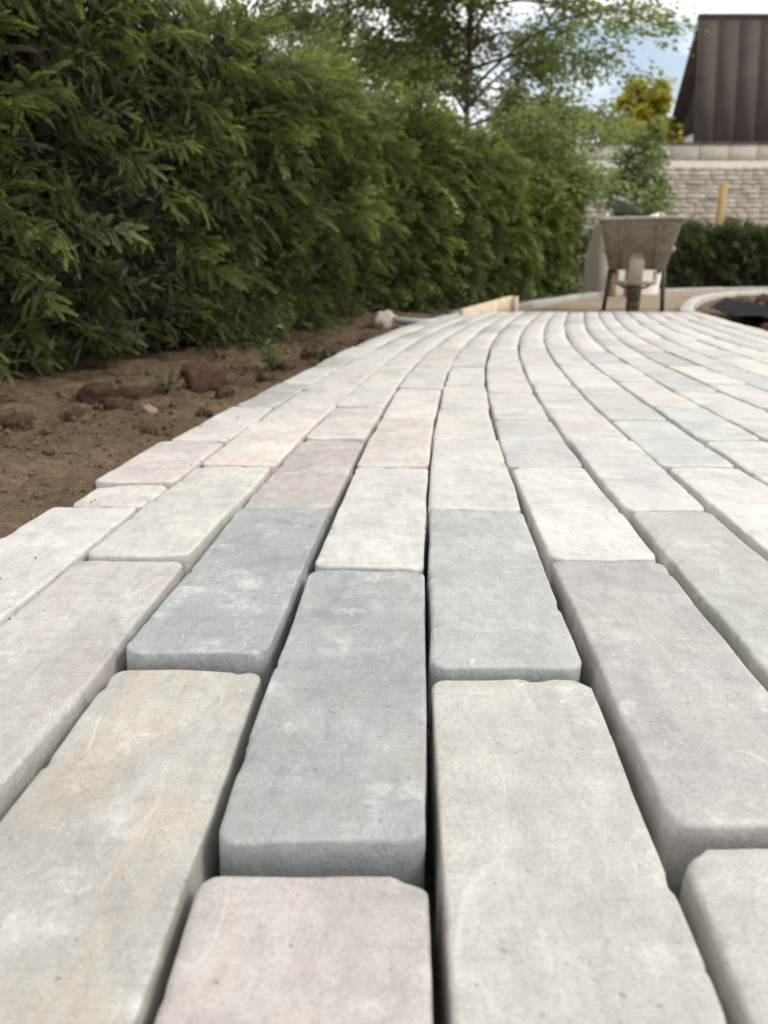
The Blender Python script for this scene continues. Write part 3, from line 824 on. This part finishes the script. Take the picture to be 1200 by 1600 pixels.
while zc + .0525 < WTOP - .36:
    x = WX0 + rs.uniform(0, .2)
    while x < WX1 - .3:
        k = int(rs.integers(0, 6)); w = unit[k][1]; cx_ = x + w / 2; x += w
        if 3.6 < cx_ < 9.2 and zc > 1.25 and n_ind < 290:
            o = unit[k][0]
            if k in used: o = o.copy(); COL.objects.link(o)
            used.add(k); o.parent = wall
            o.location = (cx_ - 4.5, .06 + rs.uniform(-.018, .012), zc); o.rotation_euler = (rs.normal(0, .02), rs.normal(0, .025), rs.normal(0, .02)); o.scale = (1, 1, rh / .105 * rs.uniform(.9, 1.06))
            t = np.array([(.50, .45, .37), (.47, .43, .37), (.53, .48, .41), (.45, .415, .365), (.52, .455, .36)][rs.integers(0, 5)]) * rs.uniform(.9, 1.08)
            o['tint'] = [float(q_) for q_ in t]; n_ind += 1
        else:
            rest.box((cx_ - 4.5, .06 + rs.uniform(-.015, .01), zc), (w - .012, .12, rh - .012), bev=.012)
    zc += rh / 2; rh = rs.uniform(.075, .135); zc += rh / 2; row += 1
ro = rest.build("wall_stones", M_WALL, wall); ro['kind'] = 'stuff'; ro['tint'] = [.44, .39, .33]
mb = MB(); mb.box((0, 0, 0), (.592, .44, .30), bev=.015); cop = mb.build("coping_stone", M_WALL)
mb = MB(); mb.box((0, 0, 0), (.595, .50, .035), bev=.006); cap = mb.build("slate_cap", M_SLATE)
nC = int((WX1 - WX0) / .6)
for k in range(nC):
    for src, z in ((cop, WTOP - .185), (cap, WTOP - .016)):
        o = src if k == 0 else src.copy()
        if k: COL.objects.link(o)
        o.parent = wall; o.location = (WX0 + .3 + .6 * k - 4.5, .24 + rs.uniform(-.006, .006), z)
        o['tint'] = [float(q_) for q_ in np.array((.56, .52, .45)) * rs.uniform(.88, 1.06)]

# ------------------------------------------------------------------ brown barn behind the wall
M_ROOF = simple_mat("brown_metal_sheet", (.040, .029, .025), (.064, .047, .041), 3, .85, .15, .003)
M_BOARD = simple_mat("dark_boards", (.018, .013, .012), (.04, .028, .024), 8, .8, .3, .004)
M_REND = simple_mat("pale_render", (.48, .45, .42), (.58, .55, .51), 4, .9)
BX, BR = 7.0, np.array([19.02, 5.56])
near_e, far_e = np.array([18.42, 2.35]), np.array([20.10, 3.66])
barn = empty("barn", (BX, 19.0, -.05), "dark brown barn with steep ribbed metal roof standing behind the stone wall", "barn")
BL = 7.0
def slab(name, e, material, thick, x0, x1, parent, off=0.0):
    d = (e - BR); L_ = np.linalg.norm(d); d /= L_; nn = np.array([-d[1], d[0]])
    if (nn[0] > 0) != (e[0] > BR[0]): nn = -nn
    a, b = BR + nn * off, e + nn * off
    mb = MB(); v = []
    for x in (x0, x1):
        for p in (a, b, b + nn * thick, a + nn * thick): v.append((x, p[0] - 19.0, p[1] + .05))
    mb.add(v, [(0, 1, 2, 3), (7, 6, 5, 4), (0, 4, 5, 1), (1, 5, 6, 2), (2, 6, 7, 3), (3, 7, 4, 0)])
    return mb.build(name, material, parent)
pw = .47
for k in range(int(BL / pw)):
    slab("roof_panel", near_e, M_ROOF, .05, k * pw + .002, (k + 1) * pw - .002, barn, rs.uniform(0, .002))
    slab("roof_rib", near_e, M_ROOF, .010, k * pw - .009, k * pw + .009, barn, .054)
slab("back_roof", far_e, M_ROOF, .06, 0, BL, barn)
gv = [(.30, near_e[0] - 19 + .12, 0), (.30, far_e[0] - 19 - .15, 0), (.30, far_e[0] - 19 - .15, far_e[1] - .05), (.30, BR[0] - 19, BR[1] - .1), (.30, near_e[0] - 19 + .12, near_e[1] - .05)]
mb = MB()
zs = 3.35
ng = 0
for y0 in np.arange(near_e[0] - 19 + .12, far_e[0] - 19 - .2, .15):
    y1 = min(y0 + .143, far_e[0] - 19 - .12); ym = (y0 + y1) / 2 + 19
    top = np.interp(ym, [near_e[0], BR[0], far_e[0]], [near_e[1], BR[1], far_e[1]]) - .12
    b2 = MB(); b2.box((.29, (y0 + y1) / 2, (zs + top) / 2 + .05), (.03, y1 - y0, max(.1, top - zs))); b2.build("gable_board", M_BOARD, barn)
mb.box((.34, (near_e[0] + far_e[0]) / 2 - 19, 1.70), (.06, far_e[0] - near_e[0] - .3, 3.40)); mb.build("gable_wall", M_REND, barn)
mb = MB(); mb.box((BL / 2, far_e[0] - 19 - .2, 1.8), (BL - .7, .1, 3.6)); mb.build("back_wall", M_REND, barn)
mb = MB(); mb.tube([(-.02, BR[0] - 19, BR[1] + .09), (BL, BR[0] - 19, BR[1] + .09)], .07, 10); mb.build("ridge_cap", M_ROOF, barn)

# ------------------------------------------------------------------ timber: yellow post, pale post, stakes, plank
M_YWOOD = simple_mat("yellow_timber", (.36, .25, .09), (.48, .35, .15), 5, .8, .3, .003, stretch=(6, 6, .6))
M_PWOOD = simple_mat("pale_timber", (.46, .36, .25), (.62, .52, .39), 6, .8, .3, .003, stretch=(6, 6, .6))
M_OWOOD = simple_mat("orange_timber", (.34, .20, .11), (.48, .32, .19), 6, .8, .3, .003, stretch=(6, 6, .6))
def post(name, loc, w, h, material, label, cat, rot=(0, 0, 0), cap_=True):
    root = empty(name, loc, label, cat); root.rotation_euler = rot
    mb = MB(); mb.box((0, 0, h / 2), (w, w, h), bev=w * .08); mb.build("shaft", material, root)
    if cap_:
        mb = MB(); x = w * .5
        mb.add([(-x, -x, h + .001), (x, -x, h + .001), (x, x, h + .001), (-x, x, h + .001), (0, 0, h + w * .35)], [(3, 2, 1, 0)], [(0, 1, 4), (1, 2, 4), (2, 3, 4), (3, 0, 4)])
        mb.build("pointed_top", material, root)
    return root
post("timber_post", (6.42, 15.2, -.05), .115, 1.86, M_YWOOD, "yellowish square timber post standing between the low hedge and the stone wall", "post")
post("timber_post", (2.49, 10.65, -.05), .10, 1.47, M_PWOOD, "pale timber post top poking up at the far end of the tall hedge", "post")
post("timber_stake", (2.88, 9.75, -.06), .075, .44, M_OWOOD, "taller orange timber stake in front of the white bulk bag", "stake", (0, .05, .2))
post("timber_stake", (3.03, 9.60, -.06), .065, .36, M_OWOOD, "shorter orange timber stake leaning beside the taller one", "stake", (0.05, -.08, .5))
plank = empty("timber_plank", (.60, 5.0, 0), "long pale timber plank on edge along the far end of the paving by the hedge", "plank", rz=math.atan2(.95, .80))
mb = MB(); mb.box((.17, .02, .015), (.62, .035, .10), rot=Matrix.Rotation(-.11, 3, 'Y'), bev=.004); mb.build("board", M_PWOOD, plank)
mb = MB(); mb.box((.47, -.012, .02), (.03, .04, .15), bev=.003); mb.build("peg", M_PWOOD, plank)

# ------------------------------------------------------------------ white bulk bag and grey sheet
M_BAG = simple_mat("woven_bag", (.80, .76, .70), (.88, .85, .80), 5, .85, .5, .02)
M_TARP = simple_mat("grey_sheet", (.20, .23, .26), (.32, .35, .38), 4, .5, .4, .02)
bag = empty("bulk_bag", (3.34, 10.9, -.05), "white woven bulk bag slumped at the end of the tall hedge behind the wheelbarrow", "bag")
nu, nv_ = 40, 22
V = []
for b in range(nv_):
    f = b / (nv_ - 1)
    for a in range(nu):
        th = a / nu * 2 * math.pi; c_, s_ = math.cos(th), math.sin(th)
        k = (abs(c_) ** 5 + abs(s_) ** 5) ** (-1 / 5)
        rad = .43 * (1 + .10 * math.sin(f * math.pi)) * (1 - .16 * f ** 3) * k
        V.append((rad * c_, rad * s_, f * .98))
V = np.array(V); V[:, :2] *= (1 + .05 * fbm(V * 4, 3, 3))[:, None]; V[:, 2] += .07 * V[:, 2] * vnoise(V * 3, 8)
Q = [(b * nu + a, b * nu + (a + 1) % nu, (b + 1) * nu + (a + 1) % nu, (b + 1) * nu + a) for b in range(nv_ - 1) for a in range(nu)]
n0 = len(V); V = np.r_[V, [(0, 0, .92)]]
T = [((nv_ - 1) * nu + a, (nv_ - 1) * nu + (a + 1) % nu, n0) for a in range(nu)]
mesh_np("sack", V, Q, M_BAG, bag, smooth=True, tris=T)
for sx in (-1, 1):
    for sy in (-1, 1):
        mb = MB(); mb.tube([(sx * .36, sy * .30, .90), (sx * .38, sy * .32, 1.03), (sx * .34, sy * .22, 1.05), (sx * .33, sy * .18, .92)], .016, 6); mb.build("lifting_loop", M_BAG, bag, True)
tp = []
for b in range(12):
    for a in range(16):
        u, v = a / 15, b / 11
        tp.append((u * 1.1 - .35, v * .6 - .3, .20 - .26 * min(u * 1.6, 1) + .02 * math.sin(u * 9 + v * 4) + .03 * math.sin(v * 7)))
tp = np.array(tp); tp[:, 2] += .02 * fbm(tp * 5, 4, 2)
ts = mesh_np("tarpaulin", np.r_[tp, tp - np.array([0, 0, .006])], [(b * 16 + a, b * 16 + a + 1, (b + 1) * 16 + a + 1, (b + 1) * 16 + a) for b in range(11) for a in range(15)] +
             [(192 + (b + 1) * 16 + a, 192 + (b + 1) * 16 + a + 1, 192 + b * 16 + a + 1, 192 + b * 16 + a) for b in range(11) for a in range(15)], M_TARP, smooth=True)
ts.location = (3.42, 10.95, .98)
tag(ts, "grey blue tarpaulin sheet lying over the white bulk bag", "tarpaulin")

# ------------------------------------------------------------------ wheelbarrow
M_TRAY = simple_mat("muddy_steel_tray", (.20, .165, .125), (.42, .37, .30), 6, .8, .5, .006)
M_FRAME = simple_mat("dark_green_tube", (.018, .035, .028), (.04, .065, .05), 12, .55, .2, .002)
M_MUD = simple_mat("mud_coated_tube", (.24, .20, .15), (.36, .30, .23), 14, .9, .5, .004)
M_TYRE = simple_mat("muddy_tyre", (.035, .030, .026), (.16, .13, .10), 9, .9, .5, .006)
M_GRIP = simple_mat("rubber_grip", (.25, .25, .25), (.40, .40, .40), 20, .8)
wb = empty("wheelbarrow", (1.855, 5.72, -.05), "mud caked steel wheelbarrow seen from its front wheel at the end of the paving", "wheelbarrow", rz=-.315)
def rrect(w, l, r, n=6):
    pts = []
    for (sx, sy, a0) in ((1, -1, -90), (1, 1, 0), (-1, 1, 90), (-1, -1, 180)):
        for k in range(n + 1):
            a = math.radians(a0 + 90 * k / n); pts.append((sx * (w / 2 - r) + r * math.cos(a), sy * (l / 2 - r) + r * math.sin(a)))
    return np.array(pts)
secs = []   # (z, width, y_front, y_back, corner r)
for f in np.linspace(0, 1, 9):
    secs.append((.32 + .345 * f, .41 + .155 * f ** .85, .26 - .36 * f, .78 + .10 * f, .07 + .03 * f))
V, Q = [], []; m = 28
for (z, w, yf, yb2, r) in secs:
    p = rrect(w, yb2 - yf, r); V.extend(np.c_[p[:, 0], p[:, 1] + (yf + yb2) / 2, np.full(len(p), z)])
for (z, w, yf, yb2, r) in secs[::-1]:
    p = rrect(w - .012, yb2 - yf - .012, r); V.extend(np.c_[p[:, 0], p[:, 1] + (yf + yb2) / 2, np.full(len(p), z + .006)])
L_ = len(V) // m
Q = [(k * m + i, k * m + (i + 1) % m, (k + 1) * m + (i + 1) % m, (k + 1) * m + i) for k in range(L_ - 1) for i in range(m)]
mb = MB(); mb.add(V, Q)
p = rrect(secs[0][1], secs[0][3] - secs[0][2], .07); cz = np.c_[p[:, 0], p[:, 1] + (secs[0][2] + secs[0][3]) / 2, np.full(m, secs[0][0])]
mb.add(np.r_[cz, [cz.mean(0)], cz + [0, 0, .006], [cz.mean(0) + [0, 0, .006]]], None, [((i + 1) % m, i, m) for i in range(m)] + [(m + 1 + i, m + 1 + (i + 1) % m, 2 * m + 1) for i in range(m)])
mb.build("tray", M_TRAY, wb, True)
p = rrect(.572, .98 + .012, .10); ring = np.c_[p[:, 0], p[:, 1] + .39, np.full(m, .668)]
mb = MB(); mb.tube(np.r_[ring, ring[:2]], .014, 8, False); mb.build("rim", M_TRAY, wb, True)
for sx in (-1, 1):                                    # pressed ribs on the sloping front
    mb = MB(); mb.tube([(sx * .12, .235, .33), (sx * .125, .08, .48), (sx * .13, -.085, .645)], .009, 6); mb.build("front_rib", M_TRAY, wb, True)
# wheel
mb = MB(); prof = [(-.028, .11), (-.045, .14), (-.048, .165), (-.036, .187), (-.015, .195), (.015, .195), (.036, .187), (.048, .165), (.045, .14), (.028, .11), (-.028, .11)]
whl = bpy.data.objects.new("wheel", None); COL.objects.link(whl); whl.parent = wb; whl.location = (0, -.08, .195)
mb.lathe(prof, (0, 0, 0), 'x', 32); mb.build("tyre", M_TYRE, whl, True)
mb = MB(); mb.lathe([(-.026, .109), (-.030, .095), (-.014, .085), (-.014, .035), (-.05, .03), (-.05, .008), (.05, .008), (.05, .03), (.014, .035), (.014, .085), (.030, .095), (.026, .109)], (0, 0, 0), 'x', 24); mb.build("hub", M_MUD, whl, True)
mb = MB()
for k in range(26):
    a = k / 26 * 2 * math.pi
    Rm = Matrix.Rotation(a, 3, 'X')
    mb.box(np.array(Rm @ Vector((0, 0, .195))), (.062, .018, .012), rot=Rm)
mb.build("tread", M_TYRE, whl)
# mudguard-like scraper plate standing over the wheel
mb = MB()
arc = [(-.125 + .0 * t, 0, 0) for t in (0,)]
mb.box((.0, -.335, .305), (.095, .012, .17), bev=.004); mb.lathe([(-.006, .047), (.006, .047), (.006, .001)], (0, -.336, .39), 'y', 20); mb.build("nose_plate", M_MUD, wb)
# frame: tube from each handle, under the tray and round the front of the wheel
lp = []
for t in np.linspace(0, 1, 30):
    a = math.pi * t
    lp.append((-.135 * math.cos(a), -.08 - .245 * math.sin(a) ** .7, .235 - .0 * t))
mb = MB(); mb.tube([(-.14, .25, .30), (-.14, .08, .28)] + lp + [(.14, .08, .28), (.14, .25, .30)], .016, 8); mb.build("front_loop", M_MUD, wb, True)
for sx in (-1, 1):
    mb = MB(); mb.tube([(sx * .14, .25, .30), (sx * .17, .7, .30), (sx * .25, 1.15, .46), (sx * .27, 1.42, .50)], .016, 8); mb.build("handle", M_FRAME, wb, True)
    mb = MB(); mb.tube([(sx * .283, 1.30, .487), (sx * .29, 1.45, .503)], .022, 10); mb.build("grip", M_GRIP, wb, True)
    mb = MB(); mb.tube([(sx * .198, .34, .322), (sx * .21, .37, .16), (sx * .222, .36, .0)], .0165, 8)
    mb.box((sx * .222, .37, .008), (.05, .09, .012), bev=.003); mb.build("leg", M_FRAME, wb, True)
    mb = MB(); mb.tube([(sx * .03, -.08, .195), (sx * .075, -.08, .2), (sx * .135, -.08, .235)], .010, 6); mb.build("axle_bracket", M_FRAME, wb, True)

# ------------------------------------------------------------------ black membrane in the dug bed
M_BLK = simple_mat("black_membrane", (.008, .008, .009), (.02, .02, .021), 12, 1.0, .4, .006)
M_BLK.node_tree.nodes["Principled BSDF"].inputs["Specular IOR Level"].default_value = .1
pts = []
NA, NB = 26, 8
for a in range(NA):
    t = a / (NA - 1)
    b0 = np.array([2.13 + .95 * t, 5.02 + 1.9 * t]); b1 = b0 + np.array([.42 - .1 * t, -.40 + .05 * t])
    for b in range(NB):
        u = b / (NB - 1); q_ = b0 * (1 - u) + b1 * u
        pts.append((q_[0], q_[1], .005 - .055 * math.sin(u * math.pi / 2) ** .6 + .012 * math.sin(a * 1.3 + b * 2.1)))
pts = np.array(pts)
ms = mesh_np("weed_membrane", pts - np.array([2.5, 5.5, -.05]), [(a * NB + b, a * NB + b + 1, (a + 1) * NB + b + 1, (a + 1) * NB + b) for a in range(NA - 1) for b in range(NB - 1)], M_BLK, smooth=True)
ms.location = (2.5, 5.5, -.05 + .03); tag(ms, "black weed membrane lining the dug soil bed beside the inner edging", "membrane")

# ------------------------------------------------------------------ clods, rocks, pipe, weeds
def rock(name, loc, size, seed, material, label, cat, group=None, squash=.7):
    bmv, bmf = ico(3)
    p = bmv * (1 + .55 * fbm(bmv * 1.4 + seed * 3.1, seed, 3) - .30 * np.abs(vnoise(bmv * 2.6 + seed, seed + 3)) + .12 * vnoise(bmv * 7 + seed, seed + 4))[:, None]
    p = np.sign(p) * np.abs(p) ** .85
    p = p * np.array([size, size * random.uniform(.7, 1.0), size * squash]) * .5
    o = mesh_np(name, p, None, material, smooth=False, tris=bmf)
    o.location = (loc[0], loc[1], gz(loc[0], loc[1]) + size * squash * .16 if len(loc) == 2 else loc[2])
    o.rotation_euler = (0, 0, random.uniform(0, 6.28))
    return tag(o, label, cat, group)
_ico = {}
def ico(n):
    if n not in _ico:
        import bmesh
        bm = bmesh.new(); bmesh.ops.create_icosphere(bm, subdivisions=n, radius=1.0)
        bm.verts.ensure_lookup_table()
        v = np.array([x.co[:] for x in bm.verts]); f = np.array([[q.index for q in x.verts] for x in bm.faces]); bm.free()
        _ico[n] = (v, f)
    return _ico[n]
M_ROCK = simple_mat("pale_rock", (.30, .25, .20), (.44, .38, .32), 12, .9, .5, .004)
M_RCLOD = soil_material("reddish_clod", (.07, .038, .026), (.14, .08, .056), (.21, .13, .095), 6)
M_PINK = simple_mat("pinkish_stone", (.20, .14, .11), (.32, .24, .19), 9, .9, .5, .004)
rock("rock", (0.0, 4.42), .17, 4, M_ROCK, "pale rounded rock on the soil between hedge and far paving edge", "rock", squash=.85)
rock("soil_clod", (-.50, 2.06), .105, 7, M_RCLOD, "big reddish brown soil clod under the hedge beside the near trunk", "soil clod", squash=1.0)
rock("rock", (-.55, 1.72), .042, 9, M_PINK, "small pinkish stone on the soil at the foot of the hedge", "rock")
cl = [(-.66, 1.95, .13), (-.62, 1.72, .10), (-.72, 1.85, .12), (-.42, 1.95, .09), (-.60, 2.35, .11), (-.18, 2.75, .14), (-.10, 2.95, .16), (-.24, 3.05, .15), (-.02, 3.15, .12),
      (-.14, 2.55, .08), (.06, 3.55, .13), (.0, 3.9, .12), (.14, 4.25, .13), (.26, 4.6, .14), (.20, 4.75, .11), (.34, 4.95, .12), (-.36, 2.25, .08), (-.80, 1.6, .10), (-.50, 1.55, .055), (-.42, 1.72, .05), (-.57, 2.2, .09), (-.46, 2.2, .06), (-.33, 2.5, .10), (-.28, 2.85, .11), (-.08, 3.3, .12), (-.70, 1.66, .06), (-.88, 1.72, .09)]
for k, (x, y, s) in enumerate(cl):
    rock("soil_clod", (x, y), s * .72, 20 + k, M_CLOD, "brown lump of dug earth lying along the foot of the tall hedge", "soil clod", "earth lumps along the hedge foot")
for k, (x, y, s) in enumerate([(2.30, 4.45, .20), (2.10, 4.15, .14), (2.45, 4.35, .18), (2.62, 5.0, .16), (3.05, 6.6, .16), (3.2, 7.2, .18), (3.45, 7.3, .16), (3.6, 7.7, .15), (3.3, 6.5, .2), (3.9, 7.9, .2), (2.0, 3.75, .13), (2.2, 3.9, .15)]):
    rock("soil_clod", (x, y), s, 60 + k, M_CLOD, "brown lump of dug earth in the planting bed inside the curved edging", "soil clod", "earth lumps in the bed")

M_PIPE = simple_mat("grey_blue_pipe", (.30, .38, .40), (.42, .49, .50), 10, .6, .2, .002)
mb = MB(); pz = gz(.1, 4.35)
mb.tube([(.04, 4.40, pz + .05), (.12, 4.36, pz + .045), (.22, 4.30, pz + .04), (.30, 4.36, pz + .04)], .018, 10)
tag(mb.build("pipe", M_PIPE, None, True), "short grey blue pipe lying beside the pale rock near the paving edge", "pipe")

# loose crumbs of earth and grit: uncountable
N = 4600; r_ = np.random.default_rng(99)
t_ = r_.uniform(.6, 6.0, N) ** 1.0; el = np.interp(t_, FY, JD[-3]); dd = r_.uniform(0.0, .62, N) ** 1.1
px_, py_ = el - .015 - dd, t_
v0, f0 = ico(1)
sz = r_.uniform(.0008, .003, N) * (1 + 4.5 * (r_.random(N) ** 7) * np.clip(dd / .35, .15, 1))
zz = ground_z(px_[None], py_[None])[0] + sz * .3
NE = 34                                             # a few crumbs kicked onto the edge stones
ye = r_.uniform(.5, 2.2, NE); xe = np.interp(ye, FY, JD[-3]) + .01 + .13 * r_.random(NE) ** 1.5
px_, py_ = np.r_[px_, xe], np.r_[py_, ye]; se = r_.uniform(.0004, .0013, NE); sz = np.r_[sz, se]; zz = np.r_[zz, .001 + se * .6]; N += NE
P = v0[None] * sz[:, None, None] * np.clip(1 + .42 * r_.normal(0, 1, (N, len(v0), 1)), .3, 1.9) + np.stack([px_, py_, zz], 1)[:, None]
F = (f0[None] + (np.arange(N) * len(v0))[:, None, None]).reshape(-1, 3)
tag(mesh_np("soil_crumbs", P.reshape(-1, 3), None, M_SOIL, tris=F), "loose crumbs of earth scattered over the soil strip", kind='stuff')

# dead needles and twigs fallen from the hedge: uncountable
NL = 5200
tl_ = r_.uniform(.8, 6.0, NL); ll_ = np.interp(tl_, FY, JD[-3]) - .03 - .62 * r_.random(NL) ** .6
zl = ground_z(ll_[None], tl_[None])[0] + .004
an_ = r_.uniform(0, 6.28, NL)
Rl = frames(np.stack([np.cos(an_), np.sin(an_), r_.normal(0, .15, NL)], 1), np.tile([0, 0, 1.0], (NL, 1)))
vl, ql, tl2 = instance(np.array([(-.5, 0, 0), (0, -.06, .03), (.5, 0, 0), (0, .06, .03)]), np.array([(0, 1, 2, 3)]), np.ones(4) * .5, Rl, r_.uniform(.008, .03, NL) * (1 + 1.6 * (r_.random(NL) < .06)), np.stack([ll_, tl_, zl], 1), np.stack([r_.uniform(-.5, .5, NL), np.ones(NL)], 1))
M_LITTER = leaf_material("fallen_needles", (.05, .032, .02), (.13, .085, .05), (.24, .17, .10), .05, .9)
tag(mesh_np("needle_litter", vl, ql, M_LITTER, tone=tl2), "dead needles and twigs fallen on the soil under the hedge", kind='stuff')

def weed(x, y, h, n, seed, label, group=None, spread=1.0, lf=.42):
    r_ = np.random.default_rng(seed); z = gz(x, y)
    root = empty("weed", (x, y, z), label, "weed", group)
    mb = MB(); L, D, T = [], [], []
    for k in range(n):
        az = r_.uniform(0, 6.28); hh = h * r_.uniform(.5, 1); sp = h * .55 * spread * r_.uniform(.3, 1)
        e = np.array([math.cos(az) * sp, math.sin(az) * sp, hh])
        mb.tube([(0, 0, -.005), e * .5 + np.array([0, 0, .15 * hh]), e], [.0022, .0016, .001], 5)
        for u in np.linspace(.35, 1, 5):
            L.append(e * u + np.array([0, 0, .12 * hh * (1 - u)])); D.append((math.cos(az + r_.normal(0, .9)), math.sin(az + r_.normal(0, .9)), r_.normal(.15, .3)))
    mb.build("stalks", M_WEED, root, True)
    L, D = np.array(L), np.array(D); N = len(L)
    R = frames(D, np.tile([0, 0, 1.0], (N, 1)) + r_.normal(0, .2, (N, 3)))
    v, q, t = instance(LEAF, LQ, np.ones(4), R, h * lf * r_.uniform(.6, 1.1, N), L, np.stack([r_.uniform(-.6, .0, N), np.ones(N)], 1))
    mesh_np("leaves", v, q, M_WEED, root, t)
weed(-.22, 2.62, .085, 9, 1, "low bright green weed on the soil where paving edge nears the hedge")
weed(-.36, 2.42, .10, 8, 2, "leafy green weed just under the overhanging hedge sprays")
weed(-.40, 2.62, .26, 3, 3, "tall thin stalked weed standing against the hedge", spread=.25, lf=.16)
weed(-.80, 1.42, .06, 9, 5, "broad dull weed close under the nearest hedge stems")
weed(-.58, 1.98, .06, 6, 7, "little upright weed beside the big reddish clod")
